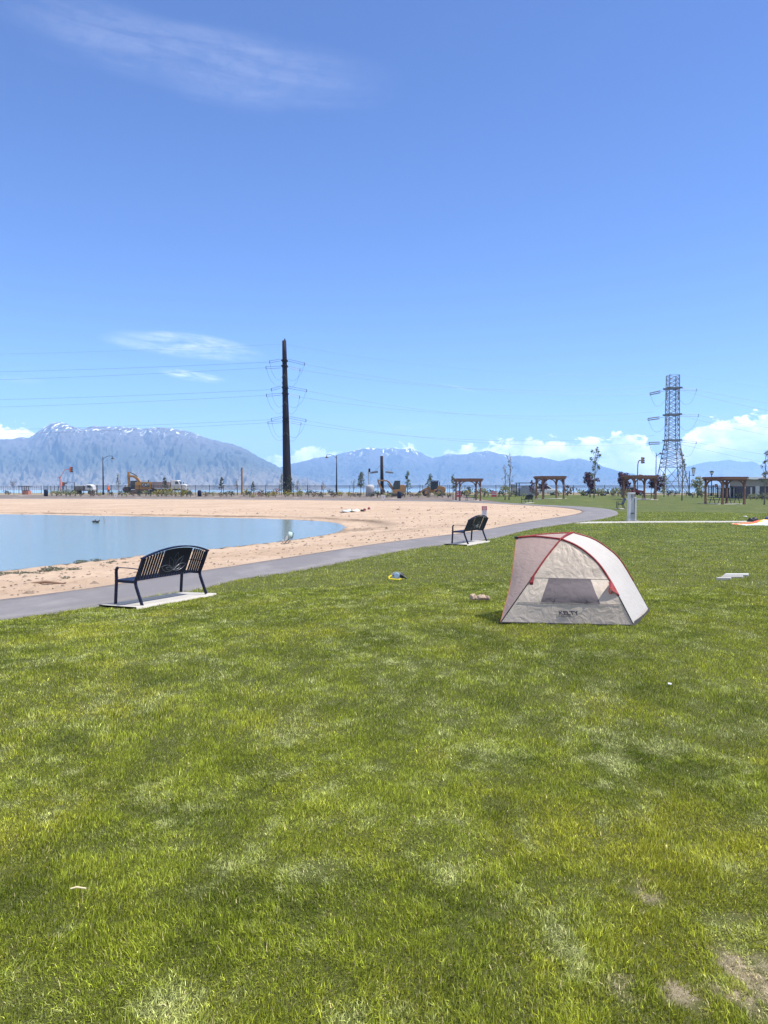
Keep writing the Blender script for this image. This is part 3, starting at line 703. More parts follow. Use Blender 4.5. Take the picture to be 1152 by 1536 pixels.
def make_tent():
    A = Vector(G(750.5, 935.5)); B = Vector(G(951, 940)); C = Vector(G(974, 917)); D = A + (C - B) + Vector((.05, .1, 0))
    for q in (A, B, C, D): q.z = float(zland(q.x, q.y)) + .012
    base = (A + B + C + D) / 4; base.z = float(zland(base.x, base.y))
    yA, yB, yC = A.y, B.y, C.y; yT = (A.y + D.y) / 2 - .05; yN = 10.98; yF = 11.40
    t = thing('tent', 'cream and red beach shade tent with a grey mesh window standing on the lawn', 'tent', base)
    L = lambda p: Vector(p) - base
    Tp = at(774.5, 806.5, yT); N = at(841.5, 808.5, yN); Fp = at(859, 799, yF)
    S1 = arclen(polyline([A, at(779, 893.5, yA + .08), at(799.5, 864.5, yA + .18), at(820, 835, yA + .3), N]))
    S1b = arclen(polyline([Fp, Fp.lerp(D, .35) + Vector((0, .10, .10)), Fp.lerp(D, .7) + Vector((0, .10, .08)), D]))
    S2a = arclen(polyline([Tp, at(805, 804.8, yT - .12), N]))
    S2 = arclen(polyline([N, at(862, 817, yN - .08), at(881, 829.5, yN - .17), at(899, 847, yN - .26), at(914, 869, yN - .36), at(928, 894, yB + .14), B]))
    S3a = arclen(polyline([Tp, at(816, 801.5, yT + .1), Fp]))
    S3 = arclen(polyline([Fp, at(888, 808, yF + .04), at(910, 821.5, yF + .08), at(930, 840, yF + .12), at(952, 876, yF + .17), C]))
    rg = random.Random(4)
    cream = fabric('tent_cream', (.66, .565, .465), .46, .5, 7)
    white = fabric('tent_white', (.47, .44, .40), .22, .35, 8)
    pinky = fabric('tent_front', (.60, .455, .41), .54, .25, 10)
    redf = fabric('tent_red', (.20, .014, .013), .05, .3, 14)
    mesh = fabric('tent_mesh', (.115, .095, .10), .10, .25, 8, .8)
    dark = pmat('tent_underside', (.05, .048, .05), .8)
    # near wall between the hoop, the roof pole and the ground
    def wall(s, u):
        p = S1(u); q = S2(1 - u); o = p.lerp(q, s)
        b = math.sin(math.pi * s) * math.sin(math.pi * min(u * 1.15, 1))
        n = float(fbm(np.array([s * 5 + u * 2.0]), np.array([u * 9 - s * 3.5]), 4, 12)[0]) - .5
        n2 = float(ridged(np.array([s * 3 + u * 3.5]), np.array([u * 8 - s * 7]), 3, 19)[0]) - .6
        k = min(1, min(s, 1 - s) * 7) * min(1, u * 5) * min(1, (1 - u) * 6)
        up = sm(.1, .4, np.array(u)) * 1.0 + sm(.45, .9, np.array(s)) * .8
        return o + Vector((0, 1, 0)) * (-.035 * b + (.018 * n + .020 * n2 * float(up)) * k)
    m = MB(); m.grid(lambda a, b: L(wall(a, b)), 110, 80); m.build('side_wall', cream, t, True)
    # find where a point of the wall seen at a pixel lies on it
    ss, uu = np.meshgrid(np.linspace(0, 1, 81), np.linspace(0, .96, 81))
    WP = np.array([[wall(a, b) for a, b in zip(r1, r2)] for r1, r2 in zip(ss, uu)]); QX, QY = proj(WP)
    def find(px, py):
        i = np.unravel_index(np.argmin((QX - px) ** 2 + (QY - py) ** 2), QX.shape); return np.array([ss[i], uu[i]])
    def patch(c, off, nu, nv):
        tl, tr_, br, bl = [find(*p) for p in c]
        def f(a, b):
            q = (bl * (1 - a) + br * a) * (1 - b) + (tl * (1 - a) + tr_ * a) * b
            return L(wall(float(q[0]), float(q[1]))) + Vector((0, -off, 0))
        return f
    win = patch([(822.6, 866.5), (885, 867.2), (901, 905.8), (811, 903.6)], .006, 40, 24)
    w = MB().grid(win, 40, 26).build('window', mesh, t, True)
    hem = MB()
    hem.tube([patch([(776, 902.4), (931, 906), (931, 907.4), (776, 903.8)], .008, 1, 1)(i / 40, .5) for i in range(41)], .004, 5)
    hem.tube([patch([(800, 865.5), (915, 868), (915, 869), (800, 866.5)], .006, 1, 1)(i / 40, .5) for i in range(41)], .0025, 5)
    hem.build('seam', pmat('seam', (.17, .155, .15), .8), t)
    for px in (831.5, 882):
        MB().tube([win((px - 811) / 90 + d, v) + Vector((0, -.012, 0)) for d, v in ((0, .02), (0, .12))], .006, 6).build('toggle', BLKP, w)
    # printed name on the lower strip
    f0 = find(838, 921.2); fx_ = find(871, 921.6); fy_ = find(838, 916)
    ux, uy = (fx_ - f0), (fy_ - f0)
    ink = pmat('print_ink', (.035, .035, .055), .7)
    def warp_(w0, h0, o=f0):
        def f(p):
            q = o + ux * (p.x / w0) + uy * (p.y / h0)
            return L(wall(float(q[0]), float(q[1]))) + Vector((0, -.010 - p.z, 0))
        return f
    lettering('lettering', 'KELTY', 1.0, ink, t, None, .035, .0008, 1.32, warp_(4.05, .70))
    o2 = find(838, 925.8)
    lettering('lettering', 'CABANA', 1.0, ink, t, None, -.006, .0008, 1.0, warp_(4.05 * 1.68, .70 * 1.3, o2))
    # roof between the two long poles, top triangle and front panels
    def roof(a, b):
        p = S2(b).lerp(S3(b), a)
        k = math.sin(math.pi * a) * min(1, b * 6) * min(1, (1 - b) * 5)
        n = float(fbm(np.array([a * 2.2]), np.array([b * 15 + a * 2]), 3, 33)[0]) - .5
        return L(p) + Vector((-.3, 0, .8)) * (-.035 * k + .012 * n * k)
    MB().grid(roof, 28, 60).build('roof_panel', white, t, True)
    MB().grid(lambda a, b: L(S2a(b).lerp(S3a(b), a)) - Vector((0, 0, .03 * math.sin(math.pi * a) * b)), 10, 20).build('awning', pinky, t, True)
    def front(edge, top, hoop):            # edge: ground corner to awning tip
        def f(a, b):
            e = edge(b); h = hoop(b); return e.lerp(h, a)
        return f
    eA = polyline([A, at(764.5, 881, A.y * .55 + yT * .45), at(770.5, 841, A.y * .3 + yT * .7), Tp])
    def frontn(a, b):                      # a: front edge -> hoop, b: ground -> top (S2a closes it)
        e = eA(b); h = S1(b); o = e.lerp(h, a)
        c = Tp.lerp(N, a); d = S2a(a) - c
        n = float(fbm(np.array([a * 7 + b * 2]), np.array([b * 2.5]), 3, 44)[0]) - .5
        return L(o + d * (b ** 3)) + Vector((0, .02 * n * math.sin(math.pi * a) * min(1, b * 3), 0))
    MB().grid(frontn, 30, 36).build('front_flap', pinky, t, True)
    eD = polyline([D, D.lerp(Tp, .5) + Vector((-.03, 0, -.02)), Tp])
    MB().grid(lambda a, b: L(eD(b).lerp(S1b(1 - b), a)), 14, 24).build('front_flap', pinky, t, True)
    MB().grid(lambda a, b: L(S1b(1 - b).lerp(S3(1 - b), a)), 20, 24).build('side_wall', cream, t, True)
    def rear(a, b): return L(B.lerp(C, a)) + Vector((.03, -.0, 0)) * math.sin(math.pi * a) + Vector((0, 0, .06 * b))
    MB().grid(rear, 10, 2).build('rear_hem', dark, t)
    m = MB(); m.add([L(q) + Vector((0, 0, .004)) for q in (A, B, C, D)], [(0, 1, 2, 3)]); m.build('floor', dark, t)
    # pole sleeves and bare pole ends
    def sleeve(f, a, b, r, name, mat, n=30): return MB().tube([L(f(a + (b - a) * i / n)) for i in range(n + 1)], r, 8).build(name, mat, t, True)
    sleeve(S1, .50, 1.0, .013, 'pole_sleeve', redf); sleeve(S1, .0, .5, .008, 'pole', BLKP)
    sleeve(S2a, 0, 1, .014, 'pole_sleeve', redf); sleeve(S2, 0, .735, .016, 'pole_sleeve', redf); sleeve(S2, .735, 1, .008, 'pole', BLKP)
    sleeve(S3a, 0, 1, .014, 'pole_sleeve', redf); sleeve(S3, 0, .70, .015, 'pole_sleeve', redf); sleeve(S3, .70, 1, .007, 'pole', BLKP)
    S1t = arclen(polyline([N, N.lerp(Fp, .5) + Vector((0, 0, .015)), Fp])); sleeve(S1t, 0, 1, .017, 'pole_sleeve', redf); sleeve(S1b, 0, .5, .016, 'pole_sleeve', redf)
    MB().tube([L(eA(i / 20)) for i in range(21)], .006, 6).build('edge_binding', pmat('orange_binding', (.36, .13, .06), .6), t)
    MB().box(L(Tp), (.05, .05, .035)).build('pole_cap', BLKP, t)
    MB().tube([L(A.lerp(B, i / 30)) + Vector((0, -.012, .010)) for i in range(31)], .010, 6).build('bottom_hem', dark, t)
    # red tie tabs and the bundled strap under the roof pole
    p = S1(.56); q = S1(.46); m = MB()
    m.add([L(p) + Vector((0, -.02, 0)), L(q) + Vector((0, -.02, 0)), L(at(798, 884.5, q.y)) + Vector((0, -.03, 0)), L(at(799.5, 873, q.y)) + Vector((0, -.03, 0))], [(0, 1, 2, 3)]); m.build('tie_tab', redf, t)
    p = S2(.56); q = S2(.72); m = MB()
    m.add([L(p) + Vector((0, -.03, 0)), L(q) + Vector((0, -.03, 0)), L(at(915, 884, q.y)) + Vector((0, -.03, 0)), L(at(911.5, 873, q.y)) + Vector((0, -.03, 0))], [(0, 1, 2, 3)]); m.build('tie_tab', redf, t)
    bx = L(at(916, 886, S2(.68).y - .03)); m = MB()
    for i in range(7):
        a0 = rg.uniform(0, 6.28)
        m.tube([bx + Vector((.022 * math.cos(a0 + k), .01 * math.sin(k * 2 + i), .04 * math.sin(a0 + k))) for k in np.linspace(0, 5, 12)], .005, 5)
    m.build('strap_bundle', pmat('strap_orange', (.62, .10, .05), .6), t)
    # light guy line at the rear corner
    MB().tube([L(at(955, 881, yF + .17)), L(at(972, 912, yC + .02))], .004, 5).build('guy_line', BLKP, t)
    return [(A.x, A.y), (B.x, B.y), (C.x, C.y), (D.x, D.y)]
TENT_FOOT = make_tent()
NOGRASS.append([(a + (sum(p[0] for p in TENT_FOOT) / 4 - a) * .06, b + (sum(p[1] for p in TENT_FOOT) / 4 - b) * .06) for a, b in TENT_FOOT])

# ------------------------------------------------------------------ benches
def make_bench(label):
    t = thing('park_bench', label, 'bench', (0, 0, 0), 0, 'black steel benches along the path')
    W = .90
    def top(x): return .845 + .150 * (1 - (x / W) ** 2)
    def back(z, x=0):                                # how far the back leans towards the camera at height z
        return .125 - .19 * max(0, (z - .42)) / .45
    def rail(z): return back(z)
    for sx in (-1, 1):
        x = sx * (W - .01)
        m = MB()
        P = [(x, -.03, 0), (x, .055, .20), (x, .12, .36), (x, .128, .44)]
        for i in range(3): m.beam(P[i], P[i + 1], .032, .055, (0, 1, 0))
        m.build('leg', NAVY, t, bevel=.006)
        m = MB(); P = [(x, .125, .44), (x, back(.62), .62), (x, back(top(W)), top(W) + .005)]
        for i in range(2): m.beam(P[i], P[i + 1], .034, .055, (0, 1, 0))
        m.build('back_post', NAVY, t, bevel=.006)
        m = MB(); P = [(x, .60, 0), (x, .585, .22), (x, .57, .43)]
        for i in range(2): m.beam(P[i], P[i + 1], .032, .055, (0, 1, 0))
        m.build('leg', NAVY, t, bevel=.006)
        m = MB(); P = [(x, .57, .42), (x, .575, .60), (x, .565, .645), (x, .535, .668), (x, .30, .668), (x, back(.66), .655)]
        for i in range(5): m.beam(P[i], P[i + 1], .040, .012 if i > 2 else .045, (0, 0, 1) if i > 2 else (0, 1, 0))
        m.build('armrest', NAVY, t, bevel=.004)
        MB().beam((x, .10, .425), (x, .60, .425), .034, .05).build('seat_frame', NAVY, t, bevel=.005)
    m = MB()
    for i in range(25):
        x = -W + .07 + i * (2 * W - .14) / 24
        m.beam((x, .13, .447), (x, .40, .432), .058, .008); m.beam((x, .40, .432), (x, .585, .447), .058, .008); m.beam((x, .585, .447), (x, .605, .425), .040, .008)
    m.beam((-W, .38, .422), (W, .38, .422), .04, .012)
    m.build('seat', NAVY, t)
    m = MB(); n = 25
    for i in range(n):
        x = -W + .07 + i * (2 * W - .14) / (n - 1)
        zt = top(x) - .02; z0 = .475
        if abs(x - .02) < .40: z1 = .475 + .03
        else: z1 = zt
        m.beam((x, back(.445), .445), (x, back(z1), z1), .050, .008, (0, 1, 0))
    m.beam((-W, back(.455) + .006, .455), (W, back(.455) + .006, .455), .03, .010)
    m.build('back_slats', NAVY, t)
    m = MB(); nx = 24
    for i in range(nx):
        x = -.37 + .78 * i / nx; x2 = -.37 + .78 * (i + 1) / nx
        zs = [.497, .497, top(x2) - .015 - .0, top(x) - .015]
        vs = [(x, back(zs[0]), zs[0]), (x2, back(zs[1]), zs[1]), (x2, back(zs[2]), zs[2]), (x, back(zs[3]), zs[3])]
        m.add(vs + [(a, b - .006, c) for a, b, c in vs], [(0, 1, 2, 3), (7, 6, 5, 4), (0, 4, 5, 1), (2, 6, 7, 3)])
    pn = m.build('back_panel', NAVY, t)
    # lily emblem: light through the cut slots, imitated by pale grey raised outlines
    m = MB()
    def petal(cx, cz, ang, ln, wd):
        for s in (-1, 1):
            pts = []
            for k in range(13):
                u = k / 12; d = s * wd * math.sin(math.pi * u) ** .8
                px = cx + math.cos(ang) * u * ln - math.sin(ang) * d; pz = cz + math.sin(ang) * u * ln + math.cos(ang) * d
                pts.append((px, back(pz) - .0085, pz))
            m.tube(pts, .0028, 5)
    for ang, ln, wd in ((1.62, .34, .055), (2.25, .33, .05), (.95, .32, .05), (2.9, .36, .06), (.25, .34, .06)): petal(.02, .56, ang, ln, wd)
    for ang, ln, wd in ((2.9, .22, .028), (.25, .2, .028), (1.62, .2, .02)): petal(.02, .565, ang, ln, wd)
    m.build('flower_emblem', pmat('slot_light_grey', (.17, .18, .21), .4, metal=.5), pn)
    m = MB()
    pts = [(-W - .03 + (2 * W + .06) * i / 40, 0, 0) for i in range(41)]
    pts = [(x, back(top(x)) - .003, top(min(max(x, -W), W)) + .012 - (.006 if abs(x) > W else 0)) for x, _, _ in pts]
    for i in range(40): m.beam(pts[i], pts[i + 1], .055, .026, (0, 0, 1))
    m.build('top_rail', NAVY, t)
    return t
def pad(loc, rz, L, W, y0):
    c, s = math.cos(rz), math.sin(rz)
    def wpt(x, y): return (loc[0] + c * x - s * y, loc[1] + s * x + c * y)
    P = [wpt(-L, y0), wpt(L, y0), wpt(L, y0 + W), wpt(-L, y0 + W)]
    NOGRASS.append(P)
    strip('pavement', [wpt(-L + 2 * L * i / 12, y0) for i in range(13)], [wpt(-L + 2 * L * i / 12, y0 + W) for i in range(13)], CONC, .034, 6)
b0 = make_bench('nearest black bench with a flower cut into its arched slat back, facing the pond')
def put_bench(b, pl, pr, z):
    l = Vector(G(*pl)); r = Vector(G(*pr)); mid = (l + r) / 2; rz = math.atan2(r.y - l.y, r.x - l.x)
    b.location = (mid.x, mid.y, z(mid)); b.rotation_euler = (0, 0, rz); return mid, rz
zb = lambda p: float(zland(p.x, p.y)) + .034
mid, rz = put_bench(b0, (205, 912), (313, 893), zb); pad(mid, rz, 1.12, .86, -.10)
b1 = dup(b0, label='second black bench along the path, beside the red and white sign'); mid, rz = put_bench(b1, (701.7, 817.6), (728.5, 813), zb); pad(mid, rz, 1.1, .85, -.08)
b2 = dup(b0, label='distant black bench on the far lawn left of the second pergola')
p = on(794, 94, .034); b2.location = p; b2.rotation_euler = (0, 0, R(50)); pad(p, R(50), 1.1, .85, -.08)
b3 = dup(b0, label='black bench seen from its end, just left of the white column'); p = on(936, 70, .034); b3.location = p; b3.rotation_euler = (0, 0, R(77)); pad(p, R(77), 1.1, .85, -.08)

# ------------------------------------------------------------------ pergolas
def make_pergola(label):
    t = thing('pergola', label, 'pergola', (0, 0, 0), 0, 'timber pergolas along the lawn')
    a, H = 1.48, 2.72
    for sx in (-1, 1):
        for sy in (-1, 1):
            p = MB().box((sx * a, sy * a, H / 2), (.20, .20, H)).build('post', WOOD, t, bevel=.01)
            MB().box((sx * a, sy * a, .06), (.27, .27, .12)).build('post_base', WOOD, p)
            MB().box((sx * a, sy * a - .104, 1.9), (.12, .006, .16)).build('plate', GREYM, p) if (sx, sy) == (1, -1) else None
    for s in (-1, 1):
        MB().box((0, s * a, H + .11), (2 * a + .55, .22, .22)).build('beam', WOOD, t, bevel=.01)
        MB().box((s * a, 0, H + .105), (.20, 2 * a - .23, .20)).build('beam', WOOD, t, bevel=.01)
    for sx in (-1, 1):
        for sy in (-1, 1):
            for ax in (0, 1):
                m = MB(); pts = []
                for k in range(7):
                    u = k / 6 * math.pi / 2; d = .75 * (1 - math.cos(u)) ; z = H - .75 + .75 * math.sin(u)
                    pts.append((sx * (a - .1 - d), sy * a, z) if ax == 0 else (sx * a, sy * (a - .1 - d), z))
                for k in range(6): m.beam(pts[k], pts[k + 1], .11, .15, (0, 1, 0) if ax == 0 else (1, 0, 0))
                m.build('brace', WOOD, t)
    for i in range(11):
        y = -a - .2 + i * (2 * a + .4) / 10
        MB().box((0, y, H + .31), (2 * a + .75, .07, .17)).build('rafter', WOOD, t)
    for i in range(9):
        x = -a - .15 + i * (2 * a + .3) / 8
        MB().box((x, 0, H + .425), (.09, 2 * a + .7, .055)).build('purlin', WOOD, t)
    return t
PG = make_pergola('reddish timber pergola farthest left, right of the wheel loader')
def place(o, px, Y, th, dz=0.0): o.location = on(px, Y, dz); o.rotation_euler = (0, 0, R(th)); return o
place(PG, 702, 110, 5)
place(dup(PG, label='brown timber pergola second from the left, in front of a purple leaved tree'), 824.5, 108, 7)
place(dup(PG, label='brown timber pergola third from the left, between two purple trees and beside the lattice tower'), 959, 102, 9)
place(dup(PG, label='rightmost brown timber pergola with picnic tables under it, beside the dark brick building'), 1087, 90, 15)
for px, Y, th in ((702, 110, 5), (824.5, 108, 7), (959, 102, 9), (1087, 90, 15)):
    c = on(px, Y); ct, st = math.cos(R(th)), math.sin(R(th)); s = 2.1
    q = lambda x, y: (c.x + ct * x - st * y, c.y + st * x + ct * y)
    strip('pavement', [q(-s + 2 * s * i / 8, -s + .9) for i in range(9)], [q(-s + 2 * s * i / 8, s) for i in range(9)], CONC, .03, 6)
def picnic(label, px, Y, rz):
    t = thing('picnic_table', label, 'table', on(px, Y, .03), R(rz), 'picnic tables under the pergolas')
    MB().box((0, 0, .74), (1.8, .75, .05)).build('tabletop', NAVY, t, bevel=.01)
    for s in (-1, 1):
        MB().box((0, s * .68, .44), (1.8, .28, .045)).build('seat', NAVY, t, bevel=.01)
        m = MB(); m.beam((s * .6, -.62, .42), (s * .6, .62, .42), .05, .05); m.beam((s * .6, -.5, 0), (s * .6, -.18, .72), .05, .05); m.beam((s * .6, .5, 0), (s * .6, .18, .72), .05, .05)
        m.build('leg', NAVY, t)
picnic('dark picnic table left of the middle posts of the rightmost pergola', 1075, 91, 15)
picnic('dark picnic table right of the middle posts of the rightmost pergola', 1099, 90.5, 15)
picnic('dark picnic table under the third pergola behind the white column', 972, 102, 5)
picnic('dark picnic table under the leftmost pergola', 706, 110, 8)

# ------------------------------------------------------------------ steel monopole, lattice tower, wires
YP, YTW = 160.0, 170.0
def make_pole():
    bx = on(431, YP); t = thing('transmission_pole', 'tall dark steel transmission pole rising behind the planting bed', 'pole', bx)
    top = at(426.3, 511, YP) - bx
    prof = [(.94 - .52 * (i / 12), i / 12) for i in range(13)]
    MB().tube([top * z for _, z in prof], [r for r, _ in prof], 12).build('shaft', DARKST, t, True)
    MB().tube([top + Vector((.12, 0, 0)), top + Vector((.12, 0, .4))], [.14, .12], 8).build('cap', DARKST, t)
    lev = [((404.6, 543), (457, 546), 541, -1.6), ((399, 551.5), (450, 555), 549.4, 1.6), ((407, 584.4), (460, 586), 581.6, -1.6), ((399.7, 593), (449.4, 595.6), 590.5, 1.6),
           ((407, 629.4), (459, 630.8), 626.5, -1.6), ((402, 634.2), (451.5, 635.8), 632, 1.6)]
    tips = []
    def ax(z): return top * (z / top.z)
    for (l, r, ya, dy) in lev:
        za = at(428, ya, YP).z - bx.z; c = ax(za)
        MB().box(c + Vector((0, 0, 0)), (1.25, 1.6, .26)).build('bracket', DARKST, t)
        for k, (px, py) in enumerate((l, r)):
            tip = at(px, py, YP + dy) - bx; rt = c + Vector((-.7 if k == 0 else .7, dy * .6, 0))
            m = MB()
            d = (tip - rt).normalized()
            for off in (-.20, .20):
                p0, p1 = rt + Vector((0, 0, off)), tip + Vector((0, 0, off))
                m.tube([p0, p1], .03, 5)
                for q in np.linspace(.15, .9, 9): m.tube([p0.lerp(p1, q) - d * .04, p0.lerp(p1, q) + d * .04], .06, 6)
            m.box(tip, (.12, .12, .62)); m.build('insulator', INSUL, t)
            sag = tip.lerp(c + Vector((0, dy * .5, -3.0)), .55) + Vector((0, 0, -2.2))
            jm = polyline([tip, tip.lerp(sag, .5) + Vector((-.25 if k == 0 else .25, 0, -.5)), sag, sag.lerp(c + Vector((0, dy * .4, -3.2)), .6) + Vector((0, 0, -.15)), c + Vector((0, dy * .4, -2.9))])
            MB().tube([jm(i / 18) for i in range(19)], .022, 5).build('jumper', WIRE, t)
            tips.append((k, tip + bx))
    for z in (24.2, 23, 18.2, 17): MB().box(ax(z) + Vector((-.45, -.4, 0)), (.3, .3, .2)).build('step', DARKST, t)
    return tips, top + bx
TIPS, PTOP = make_pole()
def make_tower():
    bx = on(1007, YTW, -.3); t = thing('lattice_tower', 'grey steel lattice transmission tower standing on the right', 'tower', bx)
    zz = lambda py: at(1007, py, YTW).z - bx.z
    zt, z1, z2, z3, z4 = zz(563), zz(582.5), zz(622), zz(660.5), zz(701)
    def half(z):
        if z >= z3: return 1.06 + .12 * (zt - z) / (zt - z3)
        return 1.18 + (2.95 - 1.18) * ((z3 - z) / z3) ** 1.05
    def corner(k, z): h = half(z); return Vector(((-h, h, h, -h)[k], (-h, -h, h, h)[k], z))
    zs = [0, z4 * .55, z4, z3, z2, z1, zt]
    for k in range(4):
        m = MB()
        for i in range(len(zs) - 1): m.beam(corner(k, zs[i]), corner(k, zs[i + 1]), .145, .145, (1, 0, 0))
        m.build('leg', GALV, t)
    def brace(levels, r):
        m = MB(); r = r * .85
        for i in range(len(levels) - 1):
            for k in range(4):
                a, b = corner(k, levels[i]), corner((k + 1) % 4, levels[i + 1]); c, d = corner((k + 1) % 4, levels[i]), corner(k, levels[i + 1])
                m.beam(a, b, r, r, (.3, .5, .8)); m.beam(c, d, r, r, (.3, .5, .8)); m.beam(d, b, r * .8, r * .8, (0, 0, 1))
        return m
    brace([0, z4], .10).build('bracing', GALV, t)
    brace(list(np.linspace(z4, z3, 7)), .085).build('bracing', GALV, t)
    brace(list(np.linspace(z3, z2, 6)), .08).build('bracing', GALV, t)
    brace(list(np.linspace(z2, z1, 6)), .08).build('bracing', GALV, t)
    brace(list(np.linspace(z1, zt, 4)), .08).build('bracing', GALV, t)
    m = MB()
    for k in range(4): m.beam(corner(k, z4 * .5), corner((k + 1) % 4, z4 * .5), .07, .07)
    for k in range(4): m.beam(corner(k, .9), corner((k + 1) % 4, .9), .07, .07)
    m.build('horizontal_strut', GALV, t)
    L_, Rr = [], []
    for z, (lx, ly), (rx, ry) in ((z1, (975, 591), (1045, 585)), (z2, (972, 629), (1048, 623)), (z3, (973.5, 665), (1044.5, 664))):
        m = MB()
        for s in (-1, 1):
            m.beam((-1.7, s * 1.15, z), (1.7, s * 1.15, z), .22, .35); m.beam((s * 1.2, -1.7, z), (s * 1.2, 1.7, z), .22, .35)
        m.build('crossarm', GALV, t)
        for k, (px, py) in enumerate(((lx, ly), (rx, ry))):
            tip = at(px, py, YTW + (-1.5 if k == 0 else 1.0)) - bx; rt = Vector((-1.9, -1.3, z - .6)) if k == 0 else Vector((1.6, 1.2, z))
            st = rt.lerp(tip, .35) if k == 0 else rt
            m = MB(); d = (tip - rt).normalized()
            for off in (-.2, .2):
                p0, p1 = st + Vector((0, 0, off)), tip + Vector((0, 0, off))
                m.tube([p0, p1], .05 if k == 0 else .035, 5)
                for q in np.linspace(.05, .95, 14 if k == 0 else 9): m.tube([p0.lerp(p1, q) - d * .06, p0.lerp(p1, q) + d * .06], .13 if k == 0 else .07, 6)
            if k == 0: m.tube([rt, st], .04, 5)
            m.box(tip, (.1, .1, .6)); m.build('insulator', INSUL if k == 0 else INSULP, t)
            q = Vector((-1.7 if k == 0 else 1.7, 0, z - 2.6))
            MB().tube([Vector((q.x, -1.2 if k == 0 else 1.2, z)), Vector((q.x, -1.2 if k == 0 else 1.2, z - 2.4))], [.07, .10], 6).build('insulator', INSUL, t)
            f = polyline([tip, tip.lerp(q, .3) + Vector((0, 0, -1.9)), tip.lerp(q, .7) + Vector((0, 0, -1.6)), q])
            MB().tube([f(i / 16) for i in range(17)], .022, 5).build('jumper', WIRE, t)
            (L_ if k == 0 else Rr).append(tip + bx)
    tops = [corner(k, zt) + bx for k in range(4)]
    return L_, Rr, tops
TL, TR, TT = make_tower()
def wire(label, p, q, sag, r=.020, n=40):
    pts = []
    for i in range(n + 1):
        u = i / n; v = p.lerp(q, u); v.z -= 4 * sag * u * (1 - u); pts.append(v)
    m = MB(); m.tube([x - p for x in pts], r, 5)
    o = m.build('power_line', WIRE); o.location = p; tag(o, label, 'power line', 'overhead power lines')
lt = [p for k, p in TIPS if k == 0]; rt_ = [p for k, p in TIPS if k == 1]
nm = ['uppermost', 'second from top', 'third from top', 'fourth from top', 'second lowest', 'lowest']
for i, p in enumerate(lt):
    q = p + Vector((-210, 8 if i % 2 else -4, -.6)); wire(f'{nm[i]} conductor of the six running left from the dark steel pole', p, q, 2.6)
for i, p in enumerate(rt_):
    j = i // 2
    q = TL[j] if i % 2 == 0 else Vector((TL[j].x + 2.2, TL[j].y + 3, TL[j].z + 1.9))
    wire(f'{nm[i]} conductor of the six between the dark steel pole and the lattice tower', p, q, 2.2)
wire('thin ground wire running left from the very top of the dark steel pole', PTOP + Vector((0, 0, -.7)), PTOP + Vector((-210, 0, -1.2)), 2.4, .013)
wire('thin ground wire between the tops of the dark steel pole and the lattice tower', PTOP + Vector((0, 0, -.7)), TT[0], 2.2, .013)
for i, p in enumerate(TR):
    wire(f'{["upper", "middle", "lower"][i]} conductor running right from the outer end of the lattice tower insulators', p, p + Vector((150, 20, -4)), 5.5)
    p2 = p + Vector((-3.8, -2.4, -.6)); wire(f'{["upper", "middle", "lower"][i]} conductor running right from the lattice tower body', p2, p2 + Vector((150, 20, -7)), 6.5)
wire('thin ground wire running right from the top of the lattice tower', TT[1], TT[1] + Vector((150, 20, -2)), 4.5, .013)
# ------------------------------------------------------------------ fences
def zf(x, y): return float(zland(x, y))
def fence(label, P, H, bay, group=None, pick=.125, mat=BLACKM):
    p0 = Vector(P[0]); t = thing('iron_fence', label, 'fence', (p0.x, p0.y, zf(p0.x, p0.y)))
    o = Vector(t.location); first = True
    for a, b in zip(P[:-1], P[1:]):
        a, b = Vector((a[0], a[1], 0)), Vector((b[0], b[1], 0)); L = (b - a).length; n = max(1, round(L / bay)); d = (b - a) / L
        for i in range(n + 1):
            if i == 0 and not first: continue
            q = a + d * (L * i / n); q.z = zf(q.x, q.y); q -= o
            MB().box(q + Vector((0, 0, H / 2 + .05)), (.09, .09, H + .1)).build('post', mat, t)
        first = False
        for i in range(n):
            q, r = a + d * (L * i / n), a + d * (L * (i + 1) / n); q.z = zf(q.x, q.y); r.z = zf(r.x, r.y); q -= o; r -= o
            m = MB()
            for z in (.15, H - .28, H - .05): m.beam(q + Vector((0, 0, z)), r + Vector((0, 0, z)), .035, .045)
            k = int(L / n / pick)
            for j in range(1, k): c = q.lerp(r, j / k); m.box(c + Vector((0, 0, H / 2 + .06)), (.028, .028, H - .08))
            m.build('panel', mat, t)
    return t
def fx_(px, Y): return ((px - 576) / F * Y, Y)
fence('long black iron picket fence behind the shrubs and saplings of the planting bed', [fx_(146, 150), fx_(672, 150)], 1.85, 2.75)
fence('black iron picket fence behind the pergolas on the right', [fx_(674, 150.4), fx_(1070, 150)], 1.85, 3.0, pick=.14)
fence('short black fence receding beside the traffic signal at the far left', [fx_(66, 196), fx_(100, 172), fx_(145, 151)], 1.75, 5.2, pick=.75)
fence('low thin fence at the far left edge beside the small pavilion', [fx_(-70, 170), fx_(62, 168)], 1.75, 5.0, pick=.5)

